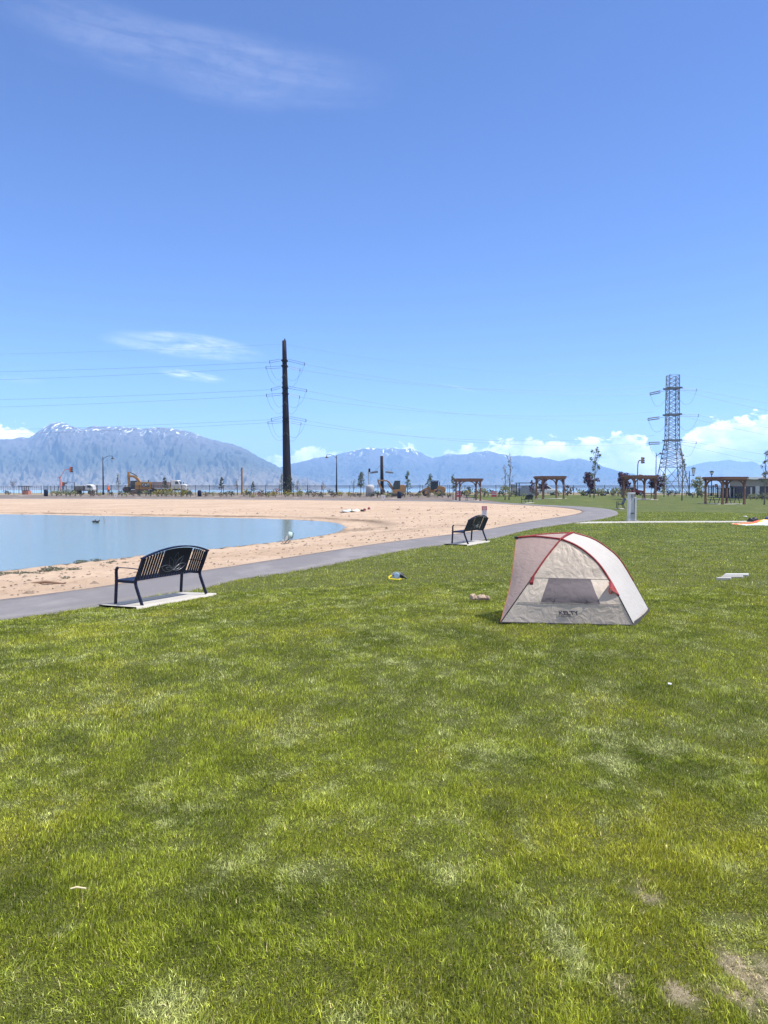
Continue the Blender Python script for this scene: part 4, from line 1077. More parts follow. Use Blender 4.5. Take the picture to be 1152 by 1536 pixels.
# ------------------------------------------------------------------ lamps and signals
def lamp_arm(label, px, Y, ytop, side, group='street lamps'):
    b = on(px, Y); H = at(px, ytop, Y).z - b.z
    t = thing('street_lamp', label, 'street lamp', b, 0, group); r = .11
    MB().tube([(0, 0, 0), (0, 0, H * .96)], [.15, .085], 10).build('pole', NAVY, t, True)
    MB().lathe([(.22, 0), (.22, .5), (.15, .7)], 10).build('base', NAVY, t)
    f = polyline([(0, 0, H * .90), (side * .35, 0, H * .955), (side * 1.1, 0, H * 1.0), (side * 1.85, 0, H * .995), (side * 1.9, 0, H * .97)])
    MB().tube([f(i / 14) for i in range(15)], .045, 6).build('arm', NAVY, t)
    MB().tube([(0, 0, H * .96), (0, 0, H * .99)], [.07, .02], 6).build('finial', NAVY, t)
    l = MB().lathe([(.06, 0), (.10, -.12), (.30, -.28), (.34, -.34), (.33, -.36)], 12, (side * 1.9, 0, H * .97)).build('lamp_shade', NAVY, t, True)
    MB().lathe([(.26, -.36), (.20, -.46), (.05, -.50)], 10, (side * 1.9, 0, H * .97)).build('lens', LAMPG, l, True)
    return t
lamp_arm('tall dark street lamp with its arm to the right, left of the excavator', 155, 149, 684, 1)
lamp_arm('tall dark street lamp with its arm to the left, right of the steel pole', 505, 149, 682, -1)
lamp_arm('small dark street lamp with its arm to the left, beside the white truck', 112, 176, 723, -1)
def post_lamp(label, px, Y, ytop, kind):
    b = on(px, Y); H = at(px, ytop, Y).z - b.z; t = thing('post_lamp', label, 'street lamp', b, 0, 'post lamps on the right')
    MB().tube([(0, 0, 0), (0, 0, H * .88)], [.10, .075], 8).build('pole', NAVY, t, True)
    MB().lathe([(.2, 0), (.2, .35), (.1, .5)], 8).build('base', NAVY, t)
    if kind == 0:                                   # seen end-on: short arm coming forwards
        MB().beam((0, 0, H * .90), (.35, -1.3, H * .97), .08, .08).build('arm', NAVY, t)
        MB().tube([(0, 0, H * .86), (0, 0, H * .97)], .06, 6).build('finial', NAVY, t)
        MB().lathe([(.06, .15), (.28, -.05), (.32, -.2)], 10, (.35, -1.3, H * .965)).build('lamp_shade', NAVY, t)
    else:
        x = .75 if kind == 1 else 0
        if kind == 1: MB().beam((0, 0, H * .72), (.8, 0, H * .72), .07, .07).build('arm', NAVY, t)
        z0, z1 = (H * .72, H) if kind == 1 else (H * .86, H)
        MB().lathe([(.10, z0), (.16, z0 + .1), (.30, z1 - .25), (.30, z1 - .2)], 8, (x, 0, 0)).build('lantern', LAMPG, t)
        m = MB()
        for k in range(4):
            a = k * math.pi / 2 + .78; m.beam((x + .13 * math.cos(a), .13 * math.sin(a), z0), (x + .34 * math.cos(a), .34 * math.sin(a), z1 - .2), .05, .05)
        m.lathe([(.40, z1 - .2), (.36, z1 - .1), (.08, z1)], 8, (x, 0, 0)); m.lathe([(.14, z0 - .12), (.16, z0)], 8, (x, 0, 0)); m.build('lantern_frame', NAVY, t)
    return t
post_lamp('lamp post seen end on in front of the lattice tower', 983.5, 145, 678, 0)
post_lamp('lantern lamp post with a side bracket, right of the lattice tower', 1033.5, 140, 701, 1)
post_lamp('lantern lamp post rising behind the rightmost pergola', 1067, 138, 706, 2)
def signal_head(t, c, n=3, mat=ORANGE, face=1):
    h = MB().box(c, (.42, .34, .42 * n)).build('signal_head', mat, t, bevel=.03)
    for i in range(n):
        z = c[2] + (n / 2 - .5 - i) * .42
        m = MB(); m.tube([(c[0] + face * .21, c[1] - .05, z), (c[0] + face * .45, c[1] - .12, z - .03)], [.17, .16], 10); m.build('visor', BLKP, h)
def mast(label, px, Y, ytop, parts):
    b = on(px, Y); return thing('traffic_signal', label, 'traffic light', b, 0, 'traffic lights'), b
t, b = mast('orange traffic signal mast with a slanting arm at the far left', 92, 172, 710, None)
MB().tube([(0, 0, 0), (-.25, 0, 3.6)], .11, 8).build('mast', pmat('faded_red_paint', (.42, .12, .10), .6), t)
MB().box((-.3, 0, 3.65), (.35, .3, .3)).build('joint', ORANGE, t)
MB().tube([(-.25, 0, 3.6), (.9, 0, 5.4), (1.6, 0, 5.45), (2.1, 0, 5.45)], .07, 8).build('arm', pmat('faded_red_paint', (.42, .12, .10), .6), t)
signal_head(t, (2.25, -.1, 5.4))
t, b = mast('small orange pedestrian signal on a dark post at the far left', 95, 168, 730, None)
MB().tube([(0, 0, 0), (0, 0, 1.8)], .09, 8).build('post', BLACKM, t); signal_head(t, (0, -.05, 2.2), 2)
t, b = mast('tan traffic signal mast with two heads behind the third pergola', 956, 152, 697, None)
RP = pmat('brown_red_mast', (.30, .12, .09), .6); f = polyline([(0, 0, 0), (0, 0, 4.5), (.05, 0, 6.1), (.25, 0, 6.7), (.6, 0, 6.8)])
MB().tube([f(i / 16) for i in range(17)], .10, 8).build('mast', RP, t)
TANP = pmat('tan_housing', (.40, .24, .16), .6); signal_head(t, (.85, -.1, 6.8), 3, TANP); signal_head(t, (.45, -.1, 3.4), 3, TANP)
def plain_post(name, label, cat, px, Y, ytop, r, mat, extra=None):
    b = on(px, Y); H = at(px, ytop, Y).z - b.z
    t = thing(name, label, cat, b); MB().tube([(0, 0, 0), (.03, 0, H * .5), (0, 0, H)], [r, r * .9, r * .8], 8).build('post', mat, t)
    if extra: extra(t, H)
    return t
plain_post('wooden_post', 'weathered brown timber post standing by the fence left of the steel pole', 'post', 363, 150, 703, .20, WOOD2,
           lambda t, H: MB().box((0, 0, H + .1), (.3, .3, .2)).build('cap', WOOD2, t))
plain_post('utility_post', 'thin grey post behind the fence right of the steel pole', 'post', 461, 158, 718, .07, GREYM, lambda t, H: MB().box((0, 0, H), (.25, .1, .12)).build('cap', GREYM, t))
plain_post('utility_post', 'grey post with a box on top behind the concrete cylinder', 'post', 553, 152, 704, .10, GREYM,
           lambda t, H: MB().box((.15, 0, H - .2), (.35, .3, .7)).build('box', DARKST, t))
# small distant dead-end pole with two insulator bundles
b = on(572.5, 156); t = thing('transmission_pole', 'shorter dark pole with two grey insulator bundles behind the backhoe', 'pole', b); H = at(572, 684, 156).z - b.z
MB().tube([(.1, 0, 0), (0, 0, H)], [.40, .30], 10).build('shaft', DARKST, t, True)
MB().tube([(0, 0, H), (.22, 0, H - .5)], [.3, .12], 8).build('cap', GREYM, t)
for s in (-1, 1):
    z = at(0, 709, 156).z - b.z
    m = MB()
    for k in range(3):
        m.tube([(s * .75, 0, z + .12 * k + .05), (s * 2.3, .3, z + .12 * k - .12)], .07, 6)
        for q in np.linspace(0, 1, 9): m.tube([(s * (.75 + 1.55 * q), .3 * q, z + .12 * k + .05 - .17 * q), (s * (.80 + 1.55 * q), .3 * q, z + .12 * k + .05 - .17 * q)], .16, 6)
    m.build('insulator', INSULP, t)
    MB().tube([(s * .3, 0, z + 1.4), (s * 1.6, .2, z + .1)], .025, 5).build('stay_wire', WIRE, t); MB().tube([(0, 0, z - .5), (s * .9, .1, z - 1.9)], .025, 5).build('stay_wire', WIRE, t)

# ------------------------------------------------------------------ machines and vehicles
def make_excavator():
    t = thing('excavator', 'large orange excavator with its boom folded up, parked left of the dump truck', 'excavator', on(213.5, 163))
    for s in (-1, 1):
        poly = [(-2.2, .35), (-1.95, .1), (1.75, .1), (2.05, .35), (2.05, .65), (1.75, .92), (-1.9, .92), (-2.2, .65)]
        k = MB().prism(poly, s * 1.15 - .3, s * 1.15 + .3).build('track', MUD, t, bevel=.05)
        m = MB()
        for x in (-1.7, -1, -.3, .4, 1.1, 1.65): m.wheel((x, s * 1.15 - .32, .42), .2, .1, 10)
        m.build('roller', RUB, k)
    MB().box((-.1, 0, .85), (2.2, 1.6, .4)).build('undercarriage', MUD, t)
    bd = MB().prism([(-1.15, 1.0), (2.15, 1.0), (2.3, 1.25), (2.28, 2.25), (2.05, 2.5), (-1.1, 2.5)], -1.3, 1.3).build('body', YEL, t, bevel=.06)
    MB().box((.6, 0, 2.56), (3.1, 2.4, .1)).build('deck', BLKP, bd)
    MB().box((1.1, -1.315, 1.95), (1.55, .02, .78)).build('sticker', BLKP, bd)
    lettering('lettering', 'CAT', .78, WHITE, bd, Matrix.Translation((.42, -1.33, 1.68)) @ Matrix.Rotation(R(90), 4, 'X'), .02, .004, .92)
    m = MB()
    for i in range(5): m.tube([(.2 + .45 * i, -.9, 2.6), (.2 + .45 * i, -.9, 2.85)], .02, 5)
    m.tube([(.2, -.9, 2.85), (2.0, -.9, 2.85)], .02, 5); m.build('handrail', BLACKM, bd)
    cb = MB().box((-1.6, -.65, 1.95), (.9, 1.1, 1.6)).build('cab', GLASS, t)
    m = MB()
    for x in (-2.05, -1.55, -1.15):
        for y in (-1.21, -.09): m.box((x, y, 1.95), (.08, .06, 1.66))
    m.box((-1.6, -.65, 2.79), (1.0, 1.2, .1)); m.box((-1.6, -.65, 1.12), (1.0, 1.2, .12)); m.build('cab_frame', BLACKM, cb)
    MB().prism([(-.7, 2.3), (-.25, 2.6), (-.85, 3.5), (-1.7, 3.98), (-2.65, 4.05), (-2.8, 4.3), (-3.0, 4.0), (-2.7, 3.65), (-1.9, 3.55), (-1.3, 3.2)], -.25, .25).build('boom', YEL, t, bevel=.03)
    MB().prism([(-3.05, 4.75), (-2.72, 4.8), (-2.55, 4.3), (-2.62, 1.4), (-2.95, 1.35), (-3.1, 3.8)], -.2, .2).build('stick', YEL, t, bevel=.03)
    MB().tube([(-1.0, 0, 3.75), (-1.9, 0, 4.35), (-2.75, 0, 4.7)], [.09, .09, .05], 8).build('hydraulic_cylinder', BLACKM, t)
    MB().prism([(-2.65, 1.5), (-3.0, 1.6), (-3.7, 1.5), (-4.05, 1.1), (-3.9, .6), (-3.4, .25), (-2.6, .15), (-2.5, .7)], -.6, .6).build('bucket', MUD, t, bevel=.04)
    MB().tube([(-2.85, 0, 3.2), (-2.55, 0, 1.9)], .08, 8).build('hydraulic_cylinder', BLACKM, t)
    MB().lathe([(.1, 2.5), (.1, 3.0)], 8, (1.2, .4, 0)).build('exhaust', BLACKM, t)
make_excavator()
def wheel_part(t, c, r, w, rimmat=MUD):
    tw = MB().wheel(c, r, w, 18).build('wheel', RUB, t, True); MB().wheel((c[0], c[1], c[2]), r * .55, w * 1.06, 14).build('rim', rimmat, tw)
def make_dump():
    t = thing('dump_truck', 'white cab dump truck with a dusty open bed, parked right of the large excavator', 'truck', on(258, 163))
    MB().prism([(-3.9, 1.25), (-.25, 1.25), (-.1, 1.5), (-.1, 2.55), (-.3, 2.6), (-3.95, 2.62)], -1.25, 1.25).build('dump_bed', DUSTY, t, bevel=.04)
    m = MB()
    for i in range(6): m.box((-3.6 + .65 * i, -1.29, 1.95), (.10, .08, 1.25))
    m.box((-2.0, -1.29, 2.56), (3.8, .1, .12)); m.build('bed_rib', DUSTY, t)
    MB().box((-.3, 0, .95), (7.4, 1.0, .35)).build('chassis', MUD, t)
    cb = MB().prism([(.15, 1.1), (2.05, 1.1), (2.05, 2.05), (1.65, 2.85), (1.3, 2.98), (.35, 3.0), (.15, 2.85)], -1.15, 1.15).build('cab', WHITE, t, bevel=.06)
    MB().prism([(1.0, 2.15), (1.75, 2.15), (1.55, 2.7), (1.0, 2.7)], -1.165, 1.165).build('window', GLASS, cb)
    MB().prism([(2.068, 2.10), (2.075, 2.12), (1.72, 2.78), (1.69, 2.77)], -1.0, 1.0).build('windscreen', GLASS, cb)
    MB().prism([(2.05, 1.0), (3.3, 1.0), (3.38, 1.3), (3.3, 1.85), (2.9, 2.08), (2.05, 2.2)], -.95, .95).build('hood', WHITE, t, bevel=.08)
    MB().box((3.38, 0, 1.5), (.06, 1.0, .75)).build('grille', GREYM, t)
    MB().box((3.45, 0, .75), (.25, 2.3, .4)).build('bumper', GREYM, t, bevel=.04)
    for s in (-1, 1):
        MB().box((3.32, s * .8, 1.35), (.14, .26, .26)).build('headlight', LAMPG, t)
        MB().box((2.15, s * 1.3, 2.3), (.12, .2, .5)).build('mirror', BLACKM, t)
        for x in (2.75, -1.3, -2.0, -3.2): wheel_part(t, (x, s * 1.0, .55), .55, .38)
        MB().prism([(2.1, .9), (2.2, 1.2), (2.5, 1.3), (3.0, 1.3), (3.3, 1.15), (3.35, .9)], s * 1.05 - .2, s * 1.05 + .2).build('mudguard', WHITE, t)
    MB().tube([(.05, -.9, 1.0), (.05, -.9, 3.1)], .09, 8).build('exhaust', GREYM, t)
make_dump()
def make_backhoe():
    t = thing('excavator', 'small orange excavator with a dark cab, right of the concrete cylinder', 'excavator', on(597, 139))
    for s in (-1, 1):
        MB().prism([(-1.2, .3), (-1.0, .05), (1.0, .05), (1.2, .3), (1.0, .62), (-1.0, .62)], s * .75 - .22, s * .75 + .22).build('track', MUD, t, bevel=.04)
    bd = MB().prism([(-1.0, .68), (1.25, .68), (1.4, 1.0), (1.35, 1.95), (1.1, 2.1), (.35, 2.1), (.3, 1.3), (-1.0, 1.2)], -.85, .85).build('body', YEL2, t, bevel=.05)
    cb = MB().prism([(-.85, 1.22), (.32, 1.22), (.32, 2.75), (-.6, 2.75), (-.88, 2.2)], -.75, .35).build('cab', GLASS, t)
    m = MB()
    for (x0, z0), (x1, z1) in (((-.85, 1.2), (-.6, 2.78)), ((-.15, 1.2), (-.15, 2.78)), ((.34, 1.2), (.34, 2.78)), ((-.65, 2.78), (.4, 2.78)), ((-.9, 1.2), (.36, 1.2))):
        for y in (-.78, .38): m.beam((x0, y, z0), (x1, y, z1), .07, .08)
    m.box((-.12, -.2, 2.82), (1.05, 1.2, .06)); m.build('cab_frame', BLACKM, cb)
    MB().prism([(-.9, 1.2), (-.7, 1.5), (-1.5, 2.65), (-2.0, 2.95), (-3.6, 3.05), (-3.75, 2.85), (-2.1, 2.72), (-1.7, 2.45), (-1.05, 1.15)], -.16, .16).build('boom', YEL2, t, bevel=.02)
    MB().prism([(-3.8, 3.1), (-3.55, 3.1), (-3.1, 1.9), (-2.65, 1.2), (-2.9, 1.1), (-3.5, 2.0)], -.13, .13).build('stick', YEL2, t, bevel=.02)
    MB().prism([(-2.95, 1.35), (-2.6, 1.45), (-2.3, 1.0), (-2.4, .6), (-2.9, .5), (-3.1, .95)], -.35, .35).build('bucket', MUD, t, bevel=.03)
    MB().tube([(-1.0, 0, 1.25), (-1.9, 0, 2.35)], .07, 8).build('hydraulic_cylinder', BLACKM, t)
    MB().prism([(-2.0, .1), (-1.75, .1), (-1.65, .5), (-1.75, 1.0), (-2.0, 1.0), (-1.9, .5)], -.95, .95).build('blade', MUD, t)
    MB().beam((-1.8, 0, .45), (-.9, 0, .5), .6, .16).build('blade_arm', YEL2, t)
make_backhoe()
def make_loader():
    t = thing('wheel_loader', 'orange wheel loader with its bucket lowered, parked left of the first pergola', 'loader', on(648, 141))
    for s in (-1, 1):
        wheel_part(t, (-1.15, s * .85, .62), .62, .45, YEL2); wheel_part(t, (1.15, s * .85, .66), .66, .45, YEL2)
    MB().prism([(.3, .6), (2.3, .6), (2.45, 1.0), (2.4, 1.55), (2.1, 1.75), (1.05, 1.95), (.9, 1.3), (.3, 1.2)], -.75, .75).build('engine_cover', YEL2, t, bevel=.06)
    MB().box((2.3, 0, 1.3), (.3, 1.3, .5)).build('radiator', BLKP, t)
    MB().prism([(-1.6, .6), (.3, .6), (.3, 1.15), (-.6, 1.6), (-1.0, 1.6), (-1.6, 1.0)], -.5, .5).build('front_frame', YEL2, t, bevel=.04)
    cb = MB().prism([(-.15, 1.2), (1.0, 1.2), (1.05, 2.7), (-.05, 2.7)], -.62, .62).build('cab', GLASS, t)
    m = MB()
    for y in (-.65, .65):
        for (x0, z0), (x1, z1) in (((-.17, 1.2), (-.07, 2.75)), ((.5, 1.2), (.5, 2.75)), ((1.02, 1.2), (1.07, 2.75)), ((-.2, 1.2), (1.05, 1.2))): m.beam((x0, y, z0), (x1, y, z1), .07, .08)
    m.box((.5, 0, 2.8), (1.45, 1.5, .1)); m.build('cab_frame', BLACKM, cb)
    for s in (-1, 1): MB().prism([(-.4, 1.55), (-.6, 1.75), (-1.7, 1.25), (-2.4, .55), (-2.25, .4), (-1.6, .95)], s * .45 - .08, s * .45 + .08).build('lift_arm', YEL2, t)
    MB().prism([(-2.2, .25), (-2.15, .95), (-2.35, 1.0), (-2.55, .6), (-3.3, .22), (-3.25, .12), (-2.4, .1)], -1.15, 1.15).build('bucket', MUD, t, bevel=.03)
    MB().tube([(1.4, .3, 1.8), (1.4, .3, 2.65)], .07, 8).build('exhaust', BLACKM, t)
    MB().tube([(-1.75, -.3, 1.3), (-1.75, -.3, 2.05)], .04, 6).build('light_post', BLACKM, t)
make_loader()
def make_tanker():
    t = thing('utility_truck', 'white rounded utility truck with a dark slatted load at the far left', 'truck', on(128.5, 161))
    MB().box((-.9, 0, .85), (2.6, 1.7, .25)).build('chassis', MUD, t)
    ld = MB().box((-1.0, 0, 1.35), (2.3, 1.8, .75)).build('load_bed', DARKST, t)
    m = MB()
    for i in range(9): m.box((-2.05 + .26 * i, -.94, 1.4), (.07, .06, .9))
    m.build('slat', PALEC, ld)
    MB().box((-.9, 0, 1.86), (2.1, 1.6, .14)).build('cover', WHITE, t, bevel=.05)
    cb = MB().prism([(.2, .85), (1.95, .85), (2.0, 1.2), (1.75, 1.75), (1.3, 2.05), (.5, 2.1), (.2, 1.9)], -.9, .9).build('cab', WHITE, t, bevel=.1)
    MB().prism([(.7, 1.4), (1.65, 1.4), (1.4, 1.85), (.7, 1.88)], -.91, .91).build('window', GLASS, cb)
    MB().box((1.98, 0, .75), (.2, 1.8, .3)).build('bumper', GREYM, t)
    for s in (-1, 1):
        for x in (1.2, -1.5): wheel_part(t, (x, s * .8, .42), .42, .3)
        MB().box((1.98, s * .65, 1.05), (.1, .25, .18)).build('headlight', LAMPG, t)
make_tanker()
def car(name, label, px, Y, rz, paint, L=4.4, tall=1.0, pick=False):
    t = thing(name, label, 'car', on(px, Y, 0), R(rz)); h = L / 2
    MB().prism([(-h, .35), (-h + .05, .9 * tall), (-h + .3, 1.0 * tall), (h - .9, 1.0 * tall), (h - .1, .85 * tall), (h, .6), (h - .05, .35)], -.88, .88).build('body', paint, t, bevel=.06)
    r = [(-h + .35, 1.0 * tall), (-h + .75, 1.55 * tall), (h - 2.0, 1.58 * tall), (h - 1.15, 1.0 * tall)] if not pick else [(-.2, 1.0 * tall), (-.1, 1.6 * tall), (.7, 1.6 * tall), (1.3, 1.0 * tall)]
    cb = MB().prism(r, -.78, .78).build('cabin', paint, t, bevel=.05)
    c = sum(p[0] for p in r) / 4
    MB().prism([(c + (x - c) * .86, z - .04 if z > 1.2 * tall else z + .06) for x, z in r], -.795, .795).build('window', GLASS, cb)
    for s in (-1, 1):
        for x in (-h + .85, h - .85): wheel_part(t, (x, s * .8, .33), .33, .22, GREYM)
        MB().box((h - .08, s * .62, .75 * tall), (.08, .3, .15)).build('headlight', LAMPG, t)
    return t
DARKP = pmat('dark_car_paint', (.012, .016, .03), .25, var=.1); REDP = pmat('red_car_paint', (.11, .012, .016), .3, var=.1)
car('parked_car', 'white parked car with dark windows behind the second pergola', 817, 146, 4, WHITE, 5.0, 1.15)
car('parked_car', 'dark parked pickup behind the tall sparse tree, between the second and third pergolas', 891, 138, 182, DARKP, 5.0, .8, True)
car('parked_car', 'dark red parked car seen through the third pergola', 947, 146, 2, REDP, 4.6, .95)
# steel canopy over a grey enclosure, and the pale wall beside it
b = on(790, 140); t = thing('canopy_enclosure', 'grey block enclosure under a dark steel canopy, left of the second pergola', 'shelter', b)
MB().box((0, 0, .7), (3.0, 2.2, 1.4)).build('enclosure', PALEC, t, bevel=.03); MB().box((.1, .3, 1.62), (2.3, 1.4, .42)).build('white_lid', WHITE, t, bevel=.05)
for x in (-1.6, 1.6):
    for y in (-1.3, 1.3): MB().box((x, y, 1.15), (.12, .12, 2.3)).build('post', BLACKM, t)
MB().box((0, 0, 2.35), (3.7, 3.0, .12)).build('roof', BLACKM, t)
b = on(770.5, 150.9); t = thing('concrete_barrier', 'pale concrete panel standing left of the dark steel canopy', 'barrier', b); MB().box((0, 0, 1.0), (1.3, .25, 2.0)).build('panel', CREAM, t, bevel=.03); MB().box((0, 0, 2.03), (1.4, .35, .08)).build('coping', PALEC, t)
# the low building at the right edge
def make_building():
    b = on(1123, 118); t = thing('building', 'low dark brick building with a tan upper band and white roof at the right edge', 'building', b)
    MB().box((4.0, 3, .95), (8.4, 6, 1.9)).build('brick_wall', BRICKD, t)
    MB().box((4.0, 3, 2.5), (8.5, 6.1, 1.2)).build('upper_wall', STUCCO, t)
    MB().prism([(-.9, 3.05), (-.9, 3.28), (.3, 3.30), (2.0, 3.30), (3.4, 3.30), (8.6, 3.30), (8.6, 3.1), (3.2, 3.1), (1.5, 2.98), (.6, 2.95)], -.5, 6.5).build('roof', pmat('white_roof', (.72, .72, .70), .5), t)
    MB().box((4.3, -.3, 3.02), (6.2, .5, .12)).build('fascia', BRICKD, t)
    d = MB().box((1.3, -.04, 1.0), (.62, .1, 1.9)).build('door', CREAM, t); MB().box((1.5, -.1, 1.0), (.05, .06, .2)).build('handle', BLACKM, d)
    MB().box((.35, -.04, 1.0), (.22, .1, 1.5)).build('downpipe', CREAM, t)
    MB().lathe([(.15, 3.3), (.18, 3.5), (.1, 3.62)], 10, (2.3, .5, 0)).build('roof_vent', WHITE, t)
    MB().box((5.5, -.04, 1.2), (1.6, .1, 1.0)).build('window', GLASS, t)
make_building()
b = on(1095, 122); t = thing('slatted_enclosure', 'dark enclosure of pale and black vertical slats behind the rightmost pergola', 'fence', b)
for i in range(15): MB().box((-2.0 + .29 * i, 0, .8), (.2, .06, 1.6)).build('slat', PALEC if i % 2 else BLACKM, t)
MB().box((0, .06, 1.5), (4.4, .06, .1)).build('rail', BLACKM, t); MB().box((0, .06, .3), (4.4, .06, .1)).build('rail', BLACKM, t)
for px, Y in ((1078, 128), (1120, 127)): pass
fence('iron fence between the rightmost pergola and the dark building', [fx_(1062, 130), fx_(1122, 119)], 1.9, 3.0, pick=.14)
b = on(38, 158); t = thing('small_pavilion', 'small flat roofed pavilion on a red brick base at the far left', 'pavilion', b)
MB().box((.3, 0, .38), (1.3, 1.4, .76)).build('brick_base', BRICKR, t); MB().box((.15, 0, .82), (1.2, 1.2, .1)).build('counter', BLACKM, t)
for x in (-.4, .5):
    for y in (-.5, .5): MB().box((x, y, 1.25), (.12, .12, .8)).build('post', WOOD2, t)
MB().box((.0, 0, 1.7), (2.1, 2.0, .14)).build('roof', BLACKM, t, bevel=.02)
# concrete cylinder, bins, red boards
b = on(555, 139); t = thing('concrete_cylinder', 'grey domed concrete cylinder standing left of the small excavator', 'tank', b)
MB().lathe([(.78, 0), (.78, 1.7), (.74, 1.9), (.55, 2.08), (.2, 2.15)], 20).build('tank_body', PALEC, t, True); MB().lathe([(.80, .9), (.80, 1.0)], 20).build('band', GREYM, t)
def bin_(label, px, Y, h=1.1):
    b = on(px, Y); t = thing('litter_bin', label, 'bin', b, 0, 'dark litter bins'); MB().lathe([(.30, 0), (.36, .1), (.38, h - .2), (.33, h - .1)], 14).build('bin_body', NAVY, t, True); MB().lathe([(.36, h - .12), (.30, h), (.1, h + .05)], 14).build('lid', NAVY, t, True)
bin_('dark litter bin at the left end of the fence', 69, 140, 1.2); bin_('dark litter bin between the dump truck and the first saplings', 299.5, 139); bin_('dark litter bin in front of the small excavator', 599, 128.5, 1.15)
def board(label, px, Y, mat):
    b = on(px, Y); t = thing('barrier_board', label, 'barrier', b, 0, 'red barrier boards'); w = .85
    p = MB().box((0, 0, .75), (w, .06, .95)).build('board_panel', mat, t); MB().box((0, -.034, .72), (w * .9, .01, .12)).build('white_stripe', SIGNW, p); MB().box((0, -.034, 1.02), (w * .9, .01, .06)).build('white_stripe', SIGNW, p)
    for s in (-1, 1): MB().beam((s * .38, .25, 0), (s * .38, .05, 1.1), .05, .05).build('leg', GREYM, t)
board('red and white barrier board seen through the leftmost pergola', 688, 128, SIGNR); board('red and white barrier board in the open between the first and second pergolas', 741, 128, SIGNR)
b = on(1073.5, 125); t = thing('notice_sign', 'brown notice sign on a post behind the rightmost pergola', 'sign', b); MB().tube([(0, 0, 0), (0, 0, 2.0)], .05, 6).build('post', BLACKM, t); MB().box((0, -.06, 1.9), (.45, .05, .55)).build('sign_board', WOOD2, t)
def beach_sign(label, px, pytop, pybase, Y, red):
    b = G(px, pybase); x, y = (px - 576) / F * Y, Y
    z = float(zbeach(np.array([x]), np.array([y]))[0]); H = at(px, pytop, Y).z - z
    t = thing('beach_sign', label, 'sign', (x, y, z)); MB().box((0, 0, H * .45), (.07 if not red else .05, .05, H * .9)).build('post', SIGNW, t)
    w, h = (.42, .50) if not red else (.36, .70)
    p = MB().box((0, -.05, H - h / 2), (w, .025, h)).build('sign_panel', SIGNW, t)
    if red:
        MB().box((0, -.067, H - .15), (w, .008, .28)).build('red_header', pmat('faded_sign_red', (.36, .10, .11), .5), p)
        for dz, ww in ((.08, .22), (.16, .26), (.23, .18)): MB().box((0, -.074, H - dz), (ww, .005, .025)).build('printed_line', SIGNW, p)
        for dz, ww in ((.36, .26), (.43, .2), (.50, .26), (.6, .16)): MB().box((0, -.066, H - dz), (ww, .006, .028)).build('printed_line', SIGNT, p)
    else:
        for dz, ww in ((.15, .26), (.25, .2), (.34, .26)): MB().box((0, -.066, H - dz), (ww, .006, .04)).build('printed_line', SIGNT, p)
    return t
beach_sign('small white sign at the edge of the sand in front of the large excavator', 173.5, 741, 752, 122, False)
beach_sign('small white sign at the edge of the sand in front of the small excavator', 575, 743, 757, 104, False)
beach_sign('red and white sign on a thin white post in the sand behind the second bench', 726.5, 759, 781, 52, True)

# ------------------------------------------------------------------ trees and shrubs
LEAF = {'purple': leafmat('purple_leaves', (.035, .016, .034), (.115, .055, .095), .3), 'green': leafmat('green_leaves', (.05, .085, .035), (.14, .19, .075), .4),
        'dark': leafmat('dark_needles', (.028, .040, .026), (.075, .09, .055), .2), 'pale': leafmat('pale_leaves', (.15, .17, .075), (.30, .30, .15), .4),
        'grey': leafmat('greygreen_leaves', (.08, .095, .065), (.17, .19, .13), .3), 'brown': leafmat('brown_leaves', (.07, .05, .035), (.16, .11, .075), .3),
        'yellow': leafmat('yellow_leaves', (.16, .15, .035), (.30, .26, .06), .35), 'red': leafmat('red_leaves', (.16, .04, .03), (.28, .09, .05), .3)}
def leafcloud(m, rg, c, rx, rz, n, s):
    for _ in range(n):
        while True:
            p = Vector((rg.uniform(-1, 1), rg.uniform(-1, 1), rg.uniform(-1, 1)))
            if p.length < 1: break
        p = Vector((p.x * rx, p.y * rx, p.z * rz)) + Vector(c)
        a = Vector((rg.gauss(0, 1), rg.gauss(0, 1), rg.gauss(0, .7))).normalized(); b = a.orthogonal().normalized(); b = (Matrix.Rotation(rg.uniform(0, 6.28), 3, a) @ b)
        k = s * rg.uniform(.55, 1.3); m.add([p - b * k * .5, p + a.cross(b) * k * .32, p + b * k * .6, p - a.cross(b) * k * .32], [(0, 1, 2, 3)])
